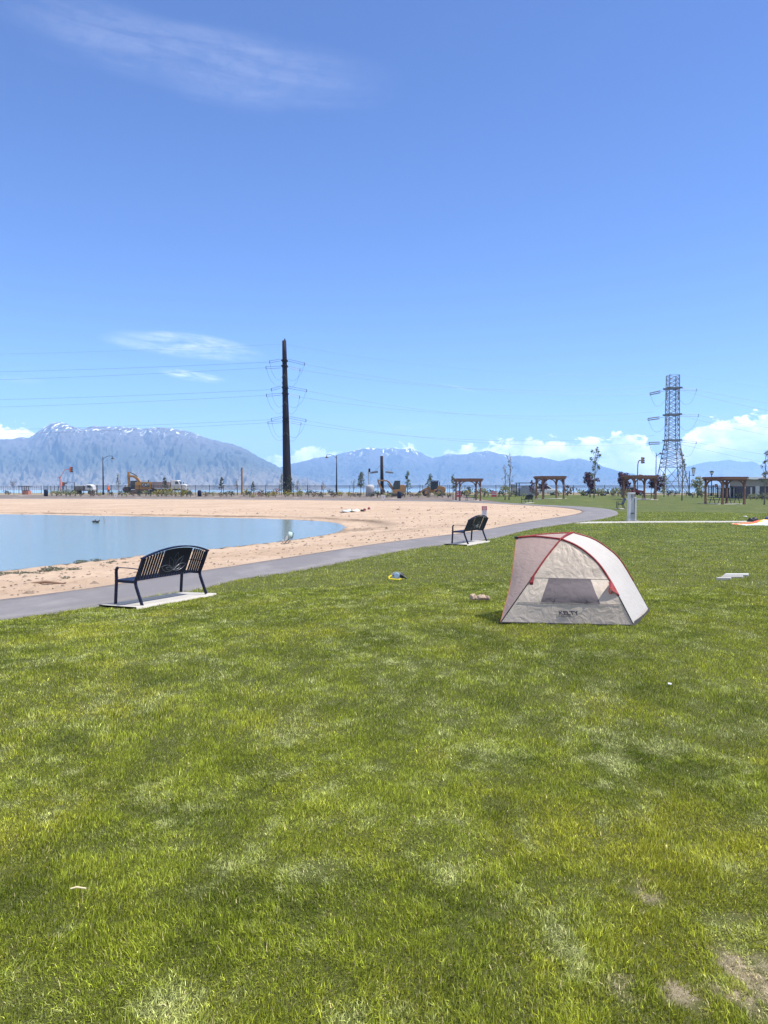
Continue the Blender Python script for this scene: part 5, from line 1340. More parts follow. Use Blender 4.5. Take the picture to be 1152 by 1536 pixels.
def tree(name, label, px, Y, ytop, kind, crown, leaf, n=260, ls=.26, trunk=.08, seed=0, cat='tree', fork=1, spread=1.0, base=.25):
    """kind: 'round' crown on a stem, 'spire' narrow, 'sparse' thin ascending limbs with few leaves"""
    rg = random.Random(seed * 7 + int(px)); b = on(px, Y); H = at(px, ytop, Y).z - b.z
    t = thing(name, label, cat, b, 0); tk = MB(); cr = MB(); W = crown
    lean = rg.uniform(-.03, .03) * H
    stem = [Vector((lean * u + rg.uniform(-.02, .02) * H * u * .5, rg.uniform(-.01, .01) * H, H * u * .97)) for u in np.linspace(0, 1, 7)]
    tk.tube(stem, [trunk * (1 - .85 * u) + .012 for u in np.linspace(0, 1, 7)], 7)
    nl = {'round': 11, 'spire': 16, 'sparse': 13}[kind]
    for i in range(nl):
        u = base + (.93 - base) * (i + rg.random() * .8) / nl; k = min(int(u * 6), 5); p = stem[k].lerp(stem[k + 1], u * 6 - k)
        a = rg.uniform(0, 6.28)
        if kind == 'round': L = W * math.sin(math.pi * min(1, (u - base) / (1 - base) * .85 + .13)) ** .7 * rg.uniform(.65, 1.1); rise = .45
        elif kind == 'spire': L = W * (1.05 - (u - base) / (1 - base)) ** .75 * rg.uniform(.55, 1.15); rise = .55
        else: L = W * rg.uniform(.5, 1.15) * (1 - .5 * u) * 1.25; rise = 1.5
        d = Vector((math.cos(a), math.sin(a), rise)).normalized() * L * (1.25 if kind == 'sparse' else 1.0)
        q = p + d * .55 + Vector((0, 0, .04 * H * rg.random())); e = p + d + Vector((0, 0, (.10 if kind == 'sparse' else .03) * H * rg.random()))
        tk.tube([p, q, e], [trunk * .35, trunk * .22, .008], 5)
        cnt = int(n / nl)
        if kind == 'sparse':
            for _ in range(3):
                v = rg.uniform(.35, 1.05); c = q.lerp(e, v); leafcloud(cr, rg, c, .16 * spread, .24 * spread, max(2, cnt // 3), ls)
        else:
            leafcloud(cr, rg, q, W * .34, W * .30, cnt // 2, ls); leafcloud(cr, rg, e, W * .30, W * .26, cnt // 2, ls)
    leafcloud(cr, rg, stem[-1], .14 * W + .1, .05 * H, max(3, n // 30), ls)
    if kind == 'round': leafcloud(cr, rg, (stem[4].x, 0, H * .62), W * .55, H * .22, n // 4, ls)
    tk.build('trunk', BARK, t, True); cr.build('crown', LEAF[leaf], t)
    return t
T = tree
T('small_tree', 'thin bare rounded tree at the far left beside the small pavilion', 21, 156, 725, 'sparse', .95, 'brown', 60, .16, .05, 1, base=.5)
T('sapling', 'thin pale sapling between the tall lamp and the large excavator', 178, 147, 712, 'sparse', .55, 'grey', 120, .2, .06, 2)
T('sapling', 'dark green sapling standing in front of the dump truck bed', 247, 146, 716, 'spire', .62, 'dark', 260, .2, .06, 3, base=.38)
T('sapling', 'narrow dark green sapling between the dump truck and the timber post', 332, 147, 715, 'spire', .72, 'dark', 260, .22, .07, 4, base=.3)
T('small_tree', 'bare brown sapling just left of the timber post', 356, 148, 722, 'sparse', .7, 'brown', 40, .14, .05, 5)
T('sapling', 'short dark sapling right of the timber post', 380, 147, 722, 'spire', .6, 'dark', 220, .2, .06, 6, base=.2)
T('sapling', 'pale grey green sapling just left of the steel pole foot', 422, 148, 710, 'spire', .75, 'grey', 240, .2, .06, 7, base=.15)
T('small_tree', 'dark bushy tree right in front of the steel pole foot', 434, 147, 713, 'spire', .95, 'dark', 420, .24, .07, 8, base=.12)
T('small_tree', 'bare thin sapling just right of the steel pole foot', 446, 148, 722, 'sparse', .6, 'brown', 40, .14, .05, 9)
T('small_tree', 'bare brown sapling midway between the steel pole and the second tall lamp', 485, 148, 725, 'sparse', .75, 'brown', 60, .16, .05, 10)
T('small_tree', 'faint bare sapling right of the second tall lamp', 530, 148, 721, 'sparse', .7, 'grey', 50, .15, .05, 11)
T('small_tree', 'bright green young tree left of the concrete cylinder', 541, 147, 708, 'spire', 1.15, 'grey', 420, .26, .07, 12, base=.3)
T('small_tree', 'slender green poplar right behind the small excavator cab', 611, 146, 706, 'spire', .85, 'green', 300, .25, .07, 13, base=.2)
T('small_tree', 'green bushy young tree behind the wheel loader cab', 645, 147, 711, 'spire', .95, 'green', 340, .26, .07, 14, base=.2)
T('small_tree', 'narrow grey green tree touching the left side of the first pergola', 679.5, 118, 712, 'spire', .55, 'grey', 260, .2, .06, 15, base=.3)
T('small_tree', 'short dark conifer seen through the first pergola', 703, 140, 730, 'spire', .75, 'dark', 200, .2, .05, 16, base=.1)
T('sparse_tree', 'tall bare tree with two thin stems between the first and second pergolas', 763.5, 112, 682, 'sparse', 1.0, 'grey', 150, .17, .085, 17, base=.3)
T('sparse_tree', 'lower bare stem just left of the tall two stemmed tree', 757.5, 111, 699, 'sparse', .8, 'grey', 90, .15, .07, 18, base=.35)
T('purple_tree', 'small purple leaved tree left of the second pergola', 797, 120, 720, 'spire', .55, 'purple', 170, .2, .06, 19, base=.3)
T('purple_tree', 'purple leaved tree seen through the second pergola', 816, 122, 717, 'round', 1.0, 'purple', 420, .25, .07, 20)
T('purple_tree', 'round purple leaved tree below the tall sparse tree', 885, 118, 709, 'round', 1.15, 'purple', 760, .26, .09, 21, base=.32)
T('sparse_tree', 'tall sparse leaved tree rising above the round purple tree', 891, 112, 675, 'sparse', 1.25, 'green', 330, .24, .09, 22, base=.30, spread=1.3)
T('purple_tree', 'round purple leaved tree at the left post of the third pergola', 933, 118, 710, 'round', 1.35, 'purple', 860, .27, .09, 23, base=.3)
T('purple_tree', 'round purple leaved tree at the right post of the third pergola', 984, 118, 714, 'round', 1.35, 'purple', 860, .27, .09, 24, base=.28)
T('small_tree', 'pale olive tree standing right of the purple tree beneath the lattice tower', 996, 124, 710, 'spire', 1.0, 'pale', 380, .25, .07, 25, base=.1)
T('sparse_tree', 'tall sparse leaved tree crossing the right leg of the lattice tower', 1023, 104, 681, 'sparse', 1.05, 'grey', 260, .2, .08, 26, base=.25, spread=1.2)
T('small_tree', 'pale yellow green bushy tree left of the rightmost pergola', 1046, 124, 716, 'round', 1.35, 'pale', 720, .24, .08, 27, base=.05)
T('sparse_tree', 'tall sparse tree in front of the dark building at the right edge', 1146.5, 86, 678, 'sparse', .85, 'grey', 300, .17, .07, 28, base=.28)
# shrubs
def shrub_proto(leaf, seed, n=90):
    rg = random.Random(seed); t = thing('shrub', '-', 'shrub', (0, 0, 0)); m = MB()
    for i in range(6):
        a = rg.uniform(0, 6.28); d = rg.uniform(.1, .45); m.tube([(0, 0, 0), (math.cos(a) * d * .5, math.sin(a) * d * .5, .3), (math.cos(a) * d, math.sin(a) * d, .55)], [.02, .015, .006], 4)
    m.build('stem', BARK, t); m = MB()
    for i in range(5): leafcloud(m, rg, (rg.uniform(-.4, .4), rg.uniform(-.3, .3), rg.uniform(.3, .6)), .33, .28, n // 5, .16)
    m.build('foliage', LEAF[leaf], t); return t
PROTO = {k: None for k in LEAF}
def front_of(px):
    L = [(60, 'in the bed left of the fence corner'), (110, 'below the traffic signals'), (146, 'in front of the white truck'), (172, 'by the tall lamp'), (232, 'in front of the large excavator'), (288, 'in front of the dump truck'), (345, 'left of the timber post'),
         (400, 'right of the timber post'), (456, 'at the foot of the steel pole'), (515, 'around the second tall lamp'), (562, 'by the concrete cylinder'), (622, 'in front of the small excavator'), (676, 'by the wheel loader'), (724, 'behind the first pergola'),
         (800, 'between the first and second pergolas'), (860, 'behind the second pergola'), (925, 'below the tall sparse tree'), (990, 'behind the third pergola'), (1055, 'around the pale bushy tree'), (1100, 'behind the rightmost pergola'), (1160, 'in front of the dark building')]
    for a, s in L:
        if px < a: return s
    return L[-1][1]
SH = [(8, 158, .9, 'dark'), (12, 150, .7, 'brown'), (78, 142, 1.0, 'pale'), (85, 140, 1.1, 'yellow'), (92, 140, 1.1, 'pale'), (99, 139, 1.2, 'pale'), (105, 140, 1.2, 'dark'), (113, 139, 1.1, 'pale'), (121, 138, .8, 'dark'), (136, 140, 1.0, 'dark'), (141, 139, 1.0, 'brown'),
      (148, 141, .7, 'yellow'), (168, 142, .8, 'dark'), (183, 139, 1.1, 'dark'), (190, 138, .8, 'pale'), (200, 140, .9, 'brown'), (210, 138, .7, 'dark'), (219, 140, 1.1, 'pale'), (226, 139, .9, 'dark'),
      (237, 137, 1.2, 'yellow'), (243, 140, 1.3, 'yellow'), (249, 137, 1.1, 'pale'), (258, 140, 1.5, 'yellow'), (263, 137, 1.1, 'yellow'), (272, 138, 1.4, 'yellow'), (280, 139, 1.2, 'pale'), (286, 138, 1.0, 'dark'),
      (308, 138, .9, 'brown'), (320, 139, .9, 'pale'), (331, 136, .8, 'brown'), (340, 139, .9, 'dark'), (347, 138, 1.1, 'dark'), (366, 140, 1.2, 'yellow'), (375, 137, 1.1, 'dark'), (378, 132, .6, 'yellow'), (388, 139, 1.0, 'red'), (393, 138, 1.0, 'brown'), (399, 138, 1.1, 'dark'), (403, 134, .7, 'yellow'),
      (411, 141, 1.2, 'red'), (413, 137, 1.0, 'yellow'), (428, 137, 1.1, 'yellow'), (440, 138, .9, 'yellow'), (447, 139, 1.2, 'yellow'), (452, 138, .8, 'pale'), (463, 138, 1.2, 'dark'), (471, 136, .9, 'brown'), (478, 138, 1.0, 'brown'), (484, 133, .8, 'dark'), (497, 139, 1.2, 'dark'), (500, 135, .8, 'brown'),
      (512, 138, 1.0, 'yellow'), (526, 138, .9, 'yellow'), (533, 136, .8, 'brown'), (540, 134, .8, 'dark'), (556, 133, .8, 'dark'), (566, 133, 1.2, 'dark'), (580, 133, 1.0, 'pale'), (588, 132, .9, 'dark'), (607, 134, 1.0, 'dark'), (616, 136, .9, 'brown'), (628, 133, .9, 'pale'), (642, 132, .8, 'brown'), (656, 134, 1.0, 'pale'), (664, 132, .9, 'dark'), (672, 130, .9, 'dark'),
      (692, 138, 1.2, 'dark'), (700, 139, 1.3, 'yellow'), (713, 138, 1.4, 'dark'), (726, 136, 1.6, 'pale'), (732, 137, 1.3, 'dark'), (748, 137, 1.1, 'dark'), (755, 138, 2.0, 'pale'), (766, 136, 1.2, 'pale'), (773, 136, 1.1, 'dark'), (785, 130, .8, 'pale'), (805, 132, 1.2, 'dark'),
      (826, 134, .8, 'dark'), (838, 133, 1.0, 'pale'), (851, 134, 1.7, 'brown'), (872, 134, 1.2, 'pale'), (897, 133, 1.4, 'pale'), (904, 133, 1.3, 'pale'), (918, 130, 1.1, 'dark'), (921, 128, 1.5, 'pale'), (927, 130, 1.4, 'grey'), (940, 128, 1.3, 'pale'), (1002, 128, 1.2, 'dark'), (1012, 130, .9, 'dark'),
      (1039, 122, .9, 'dark'), (1053, 122, .9, 'dark'), (1029, 132, .8, 'dark'), (1082, 126, 1.0, 'dark'), (1108, 116, 1.0, 'dark'), (1126, 112, .9, 'pale'), (1135, 112, .9, 'pale'), (1143, 111, .8, 'dark'), (1151, 111, 1.1, 'pale')]
CW = {'dark': 'dark green', 'pale': 'pale olive', 'yellow': 'yellow green', 'brown': 'brown', 'red': 'reddish', 'grey': 'grey green'}
cnt = {}
for px, Y, s, l in SH: cnt.setdefault((l, front_of(px)), []).append(px)
ORD = ['leftmost', 'second from left', 'third from left', 'fourth from left', 'fifth from left', 'sixth from left']
rs = random.Random(3)
for px, Y, s, l in SH:
    k = (l, front_of(px)); xs = sorted(cnt[k]); lab = f'{CW[l]} low shrub {k[1]}'
    if len(xs) > 1: lab = f'{ORD[xs.index(px)]} of the {CW[l]} low shrubs {k[1]}'
    if PROTO[l] is None: PROTO[l] = shrub_proto(l, hash(l) % 97 if False else len(l) * 13); o = PROTO[l]
    else: o = dup(PROTO[l])
    o['label'] = lab; o['group'] = 'low shrubs in the planting beds'
    o.location = on(px, Y, -.02); o.rotation_euler = (0, 0, rs.uniform(0, 6.28)); o.scale = (s * 1.55, s * 1.45, s * 1.4)
# ------------------------------------------------------------------ things on the sand and on the lawn
def onb(px, Y, dz=0.0):
    x = (px - 576) / F * Y; return Vector((x, Y, float(zbeach(np.array([x]), np.array([Y]))[0]) - .012 + dz))
def Gb(px, py):
    Y = 30.0
    for _ in range(40):
        p = onb(px, Y); d = ray(px, py); k = (p.z - EYE) / d[2]; Y = .5 * Y + .5 * d[1] * k
    return onb(px, Y)
def blob(name, mat, size, seed, amp=.35, parent=None, loc=(0, 0, 0), nu=28, nv=16, fold=3.0):
    m = MB()
    def f(a, b):
        th = a * 2 * math.pi; ph = (b - .5) * math.pi
        d = Vector((math.cos(th) * math.cos(ph), math.sin(th) * math.cos(ph), math.sin(ph)))
        r = 1 + amp * (float(fbm(np.array([d.x * fold + seed * 3.1 + d.z]), np.array([d.y * fold + d.z * fold * .7]), 4, seed)[0]) - .5) * 2
        return Vector(loc) + Vector((d.x * size[0] * r, d.y * size[1] * r, max(d.z * r, -.55) * size[2]))
    m.grid(f, nu, nv); return m.build(name, mat, parent, True)

p = Vector(G(720, 902)); b = thing('rolled_cloth', 'crumpled khaki cloth bundle on the lawn left of the tent', 'cloth', (p.x, p.y, p.z + .02))
blob('cloth_roll', KHAKI, (.13, .06, .055), 5, .5, b, (.03, 0, .035)); blob('cloth_fold', KHAKI, (.055, .055, .06), 8, .4, b, (-.12, .0, .045)); blob('cloth_fold', pmat('khaki_lining', (.22, .16, .13), .9), (.05, .05, .045), 9, .5, b, (.12, -.02, .03))

p = Vector(G(597, 871)); b = thing('diving_mask', 'yellow and black diving mask with a clear lens lying on the lawn', 'diving mask', (p.x, p.y, p.z + .03))
m = MB()
for k in range(24): a, c = 2 * math.pi * k / 24, 2 * math.pi * (k + 1) / 24; m.beam((.10 * math.cos(a) - .03, -.01, .085 + .055 * math.sin(a)), (.10 * math.cos(c) - .03, -.01, .085 + .055 * math.sin(c)), .05, .018, (0, 1, 0))
m.build('frame', pmat('grey_frame', (.45, .47, .46), .35), b)
MB().tube([(-.03, -.03, .085), (-.03, .0, .085)], [.055, .075], 16).build('lens', BLUEP, b)
blob('skirt', BLKP, (.07, .05, .075), 12, .3, b, (.075, .02, .07)); MB().tube([(.06, 0, .10), (.12, -.03, .07), (.19, -.05, .02)], [.03, .022, .016], 8).build('strap', BLKP, b)
f = polyline([(-.21, -.02, .05), (-.15, -.03, .085), (-.20, -.06, .03), (-.12, -.10, .015), (0, -.12, .01), (.07, -.11, .02)]); MB().tube([f(i / 30) for i in range(31)], .014, 8).build('snorkel', YELP, b)

# three pale boards let into the turf, right of the tent
bd = None
for k, (x0, x1, ya, yb) in enumerate([(1085, 1122, 864.9, 863.2), (1081, 1114, 867.8, 866.5), (1074, 1096, 870.0, 869.0)]):
    a, b_, c, d = [Vector(G(px, py)) for px, py in ((x0, ya), (x1, ya), (x1 + 1, yb), (x0 + 4, yb))]
    o_ = a.copy(); m = MB(); top = [q - o_ + Vector((0, 0, .05)) for q in (a, b_, c, d)]; lo = [q - Vector((0, 0, .06)) for q in top]
    m.add(top + lo, [(0, 1, 2, 3), (7, 6, 5, 4), (0, 4, 5, 1), (1, 5, 6, 2), (2, 6, 7, 3), (3, 7, 4, 0)])
    o = m.build('white_board', CONC if k else pmat('chalky_board', (.40, .39, .37), .8, bump=.1), None, bevel=.008); o.location = o_
    tag(o, ['farthest and longest of the three pale boards lying in the lawn right of the tent', 'middle one of the three pale boards lying in the lawn right of the tent', 'nearest and shortest of the three pale boards lying in the lawn right of the tent'][k], 'board', 'pale boards in the lawn')
    NOGRASS.append([(q.x, q.y) for q in (a, b_, c, d)])

# bright beach blanket and bags at the right edge
p = Vector(G(1132, 787)); b = thing('beach_blanket', 'crumpled orange, white and yellow beach blanket on the lawn at the right edge', 'blanket', p)
mt = bpy.data.materials.new('striped_cloth'); mt.use_nodes = True; t = NT(mt.node_tree); bs = t.n['Principled BSDF']; tc = t.node('ShaderNodeTexCoord'); sp = t.node('ShaderNodeSeparateXYZ'); t.l.new(tc.outputs['Object'], sp.inputs[0])
rp = t.node('ShaderNodeValToRGB'); rp.color_ramp.interpolation = 'CONSTANT'; els = rp.color_ramp.elements
cols = [(0, (.62, .66, .70)), (.20, (.30, .42, .52)), (.30, (.70, .70, .68)), (.42, (.75, .50, .08)), (.50, (.78, .13, .06)), (.72, (.80, .17, .07)), (.86, (.70, .68, .66)), (.93, (.78, .12, .06))]
els[0].position = 0; els[0].color = (*cols[0][1], 1); els[1].position = .2; els[1].color = (*cols[1][1], 1)
for ps, c in cols[2:]: e = els.new(ps); e.color = (*c, 1)
q = t.math('ADD', t.math('MULTIPLY', sp.outputs[1], .42), t.math('ADD', .42, t.math('MULTIPLY', sp.outputs[0], -.09)))
q = t.math('ADD', q, t.math('MULTIPLY', t.math('SUBTRACT', t.noise(tc.outputs['Object'], 2.5, 3), .5), .5)); t.l.new(q, rp.inputs[0]); t.l.new(rp.outputs[0], bs.inputs['Base Color']); bs.inputs['Roughness'].default_value = .8
def blank(u, v):
    x = (u - .42) * 2.5; y = (v - .45) * 2.0 + .25 * math.sin(u * 5)
    n = float(fbm(np.array([u * 6]), np.array([v * 6]), 4, 61)[0]); z = .015 + .13 * max(0, n - .35) + .26 * math.exp(-((u - .72) ** 2 * 26 + (v - .6) ** 2 * 12))
    return (x * (1 - .35 * abs(v - .4)), y, z * min(1, 6 * min(u, 1 - u, v, 1 - v) + .15))
MB().grid(blank, 50, 40).build('blanket', mt, b, True)
p = Vector(G(1129.5, 783.2)); b = thing('black_bag', 'black bag lying just behind the orange blanket', 'bag', p); blob('bag_body', BLKP, (.30, .22, .17), 21, .4, b, (0, 0, .1)); MB().tube([(-.2, -.1, .16), (0, -.15, .24), (.2, -.1, .15)], .015, 6).build('handle', BLKP, b)
p = Vector(G(1151.5, 782.5)); b = thing('blue_bag', 'dark blue bag at the right edge behind the orange blanket', 'bag', p); blob('bag_body', pmat('blue_cloth', (.03, .05, .16), .8), (.26, .2, .2), 23, .35, b, (.1, 0, .12)); MB().tube([(-.05, -.12, .22), (.1, -.16, .32), (.25, -.12, .22)], .015, 6).build('handle', BLKP, b)
def scrap(name, label, cat, px, py, s, mat, seed):
    p = Vector(G(px, py)); o = blob(name, mat, s, seed, .5, None, (0, 0, s[2] * .6 + .02)); o.location = p; tag(o, label, cat)
scrap('paper_scrap', 'white paper scrap on the far lawn beyond the orange blanket', 'litter', 1118, 776, (.11, .16, .05), SIGNW, 31)
scrap('paper_scrap', 'tiny white scrap in the grass below and right of the tent', 'litter', 1004, 1030, (.018, .022, .010), SIGNW, 32)
p = Vector(G(118, 1348.5)); m = MB(); m.tube([(-.034, 0, .045), (-.01, .004, .050), (.034, -.003, .048)], [.0035, .004, .003], 6); o = m.build('dry_twig', pmat('straw', (.62, .52, .33), .8)); o.location = p; tag(o, 'short pale dry twig on the near lawn at the lower left', 'twig')

# white column with grey panel
p = Vector(G(948, 781.5)); t_ = thing('service_column', 'white slab column with a grey panel standing on the lawn beside the narrow walkway', 'column', p)
MB().prism([(-.275, 0), (-.14, 0), (-.115, 1.62), (-.22, 1.62)], -.16, .16).build('slab', WHITE, t_, bevel=.01)
pn = MB().box((-.02, .02, .82), (.24, .22, 1.60)).build('grey_panel', pmat('grey_panel', (.38, .42, .42), .5), t_, bevel=.01)
MB().box((-.03, -.13, .47), (.2, .1, .035)).build('lip', BLACKM, pn); MB().box((-.02, -.11, 1.48), (.14, .03, .10)).build('fitting', GREYM, pn)
MB().box((-.06, 0, 1.66), (.38, .36, .10)).build('cap', WHITE, t_, bevel=.015)
MB().prism([(.11, 0), (.225, 0), (.22, 1.44), (.13, 1.44)], -.14, .14).build('slab', WHITE, t_, bevel=.01)
MB().box((.24, 0, 1.27), (.03, .2, .34)).build('green_plate', pmat('green_plate', (.12, .19, .16), .5), t_)
MB().box((0, 0, .02), (.75, .5, .05)).build('base', CONC, t_)

# camp chairs by the water
MINT = pmat('mint_cloth', (.38, .50, .48), .8, var=.06, vscale=6); GREYC = pmat('grey_cloth', (.42, .45, .46), .8)
def chair(label, px, py, rz, cloth, s=1.0):
    p = Gb(px, py); t = thing('camp_chair', label, 'chair', p, R(rz), 'camp chairs by the pond'); t.scale = (s, s, s)
    for y in (-.2, .2):
        m = MB(); m.tube([(-.2, y, 0), (.2, y, .36)], .014, 6); m.tube([(.2, y, 0), (-.2, y, .36)], .014, 6); m.build('leg', NAVY, t)
    MB().grid(lambda a, b: (-.2 + .4 * a, -.2 + .4 * b, .36 - .05 * math.sin(math.pi * a) * math.sin(math.pi * b)), 6, 6).build('seat', cloth, t, True)
    MB().grid(lambda a, b: (-.2 - .12 * b - .03 * math.sin(math.pi * a), -.21 + .42 * a, .35 + .42 * b), 8, 6).build('backrest', cloth, t, True)
    for y in (-.21, .21): MB().tube([(-.2, y, .36), (-.325, y, .79)], .014, 6).build('back_post', NAVY, t)
    return t
c2 = chair('larger mint cloth camp chair at the water edge', 432.5, 814.8, 215, MINT, .62); c1 = chair('smaller grey camp chair left of the mint one at the water edge', 426, 816, 150, GREYC, .52)
blob('draped_towel', MINT, (.20, .22, .26), 41, .3, c2, (-.12, 0, .58))

# paddle boards and bags on the far sand
def sup(label, a, b_, mat):
    A, B = Gb(*a), Gb(*b_); L = min((B - A).length, 3.4); d = (B - A).normalized(); p = (A + B) / 2
    t = thing('paddle_board', label, 'paddle board', (p.x, p.y, p.z + .02), math.atan2(d.y, d.x), 'paddle boards on the sand')
    pts = [(-L / 2 + L * i / 16, .40 * math.sin(math.pi * min(max(i / 16, .02), .98)) ** .6) for i in range(17)]
    m = MB(); top = [(x, w, .10 + .10 * (abs(x) / (L / 2)) ** 4) for x, w in pts] + [(x, -w, .10 + .10 * (abs(x) / (L / 2)) ** 4) for x, w in pts[::-1]]
    n = len(top); m.add(top + [(x, y, z - .10) for x, y, z in top], [tuple(range(n))[::-1], tuple(range(n, 2 * n))] + [(i, (i + 1) % n, (i + 1) % n + n, i + n) for i in range(n)])
    m.build('board', mat, t, bevel=.02); MB().box((0, 0, .155), (.9, .5, .012)).build('deck_pad', GREYC, t)
    return t
sup('pale blue white paddle board on the far sand, the left one of the pair', (513.5, 769.3), (525, 766.6), pmat('pale_blue_board', (.60, .72, .78), .35)); sup('cream paddle board on the far sand, the right one of the pair', (527, 768.8), (537.5, 766.2), pmat('cream_board', (.74, .74, .62), .35))
def sandbag(name, label, px, py, s, mat, seed):
    p = Gb(px, py); t = thing(name, label, 'bag', p, 0, 'bags beside the paddle boards'); blob('bag_body', mat, s, seed, .4, t, (0, 0, s[2] * .55)); MB().tube([(-s[0] * .6, 0, s[2]), (0, 0, s[2] * 1.6), (s[0] * .6, 0, s[2])], .02, 5).build('handle', BLKP, t)
MAR = pmat('maroon_cloth', (.16, .03, .04), .8)
sandbag('beach_bag', 'dark bag on the sand just right of the cream paddle board', 529.5 + 13.5, 767.3, (.16, .2, .13), BLKP, 51); sandbag('beach_bag', 'dark maroon bag between the dark bag and the red one', 547, 765.8, (.15, .2, .13), MAR, 52); sandbag('beach_bag', 'red bag farthest right beside the paddle boards', 553.5, 764.4, (.14, .18, .16), pmat('red_cloth', (.22, .04, .05), .8), 53)
sandbag('beach_bag', 'small brown bag lying on the pale blue paddle board end', 527.5, 766.5, (.13, .16, .13), KHAKI, 54)

# black water birds and a stick in the pond
def bird(label, px, py, rz):
    d = ray(px, py); k = (ZW - EYE) / d[2]; p = Vector((d[0] * k, d[1] * k, ZW)); t = thing('water_bird', label, 'bird', p, R(rz), 'black birds on the pond')
    me = bpy.data.meshes.new('body'); V = [(-.18, 0, .09), (-.11, 0, .07), (0, 0, .065), (.09, 0, .075), (.13, 0, .14), (.145, 0, .20), (.185, 0, .20), (.225, 0, .192)]
    me.from_pydata(V, [(i, i + 1) for i in range(len(V) - 1)], []); o = bpy.data.objects.new('body', me); COL.objects.link(o); me.materials.append(BLKP); o.parent = t
    sk = o.modifiers.new('skin', 'SKIN'); sk.use_smooth_shade = True
    for v, r in zip(me.skin_vertices[0].data, (.02, .065, .085, .065, .036, .036, .026, .008)): v.radius = (r, r)
    me.skin_vertices[0].data[2].use_root = True; o.modifiers.new('sub', 'SUBSURF').render_levels = 2
    MB().tube([(.205, 0, .197), (.235, 0, .19)], [.016, .004], 6).build('bill', pmat('ivory', (.7, .66, .55), .5), t)
    for s in (-1, 1): MB().lathe([(.005, -.004), (.006, 0), (.003, .005)], 6, (.195, s * .022, .21)).build('eye', pmat('red_eye', (.3, .02, .02), .3), t)
    return t
bird('left one of the two black birds swimming on the pond', 141, 783.5, 60); bird('right one of the two black birds swimming on the pond', 146, 784, 10)
d = ray(156.5, 782); k = (ZW - EYE) / d[2]; m = MB(); m.tube([(0, 0, -.3), (-.02, 0, .12), (-.06, 0, .30)], [.018, .014, .006], 6); m.tube([(0, 0, -.1), (.05, 0, .05)], [.03, .012], 6); o = m.build('driftwood_stick', WOOD2); o.location = (d[0] * k, d[1] * k, ZW); tag(o, 'thin stick poking out of the pond right of the two birds', 'stick')

# weeds along the damp sand, driftwood
WD = [(2, 863, .5), (15, 862.6, .45), (29, 861.6, .5), (36, 861, .35), (45, 860.5, .4), (52, 860.3, .3), (66, 857.3, .5), (73, 856.7, .6), (81, 856.5, .5), (93, 856, .5), (112, 855, .4), (97, 868, .3), (119, 844.6, .55), (125, 843.6, .4), (143, 842, .5), (166, 845, .4), (187, 844.5, .25), (154, 848, .2), (104, 855.5, .3)]
proto = None
for i, (px, py, s) in enumerate(WD):
    p = Gb(px, py)
    if proto is None:
        rg = random.Random(77); proto = thing('weed', 'small grey green weed tuft in the sand along the near shore of the pond', 'weed', p, 0, 'weeds on the near sand'); m = MB()
        leafcloud(m, rg, (0, 0, .09), .42, .10, 110, .09); m.build('leaves', LEAF['grey'], proto); m = MB()
        for k in range(6): m.tube([(0.05 * k - .1, 0, 0), (.12 * k - .3, rg.uniform(-.2, .2), .12)], [.008, .003], 4)
        m.build('stem', BARK, proto); o = proto
    else: o = dup(proto)
    o.location = p; o.rotation_euler = (0, 0, i * 1.7); o.scale = (s * 1.1, s * 1.1, s * 1.0)
p = Gb(66, 877); m = MB(); m.tube([(-.35, 0, .03), (0, .03, .06), (.5, -.05, .03)], [.02, .035, .012], 7); m.tube([(0, .03, .05), (.2, .25, .03)], [.02, .008], 6); o = m.build('driftwood', WOOD2); o.location = p; tag(o, 'dark piece of driftwood on the near sand left of the nearest bench', 'driftwood')
def pebbles():
    rg = np.random.default_rng(5); n = 2600; m = MB()
    px = rg.uniform(-60, 840, n); u = rg.random(n); V = []
    for x0, uu in zip(px, u):
        Y = 14 + 70 * uu ** 1.6; x = (x0 - 576) / F * Y; V.append((x, Y))
    V = np.array(V); ok = (sdist(V[:, 0], V[:, 1], SAND) > .4) & (sdist(V[:, 0], V[:, 1], WATER) < -.3); V = V[ok]; Z = zbeach(V[:, 0], V[:, 1]) - .012
    for (x, y), z in zip(V, Z):
        s = rg.uniform(.012, .035) * (1 + y / 45) * (2.2 if rg.random() < .04 else 1); a = rg.uniform(0, 6.28); c, sn = math.cos(a), math.sin(a)
        P = [(s * (1.4 * q * c - r * sn), s * (1.4 * q * sn + r * c), s * w) for q, r, w in ((-1, 0, 0), (0, -.8, 0), (1, 0, 0), (0, .8, 0), (.1, .1, .7), (-.3, -.1, .6))]
        m.add([(x + p_[0], y + p_[1], z + p_[2]) for p_ in P], [(0, 1, 5), (1, 4, 5), (1, 2, 4), (2, 3, 4), (3, 5, 4), (3, 0, 5)])
    tag(m.build('pebbles', pmat('pebble', (.17, .125, .09), .9, var=.5, vscale=1.5)), 'small dark stones and clods scattered over the sand', 'stones', kind='stuff')
pebbles()

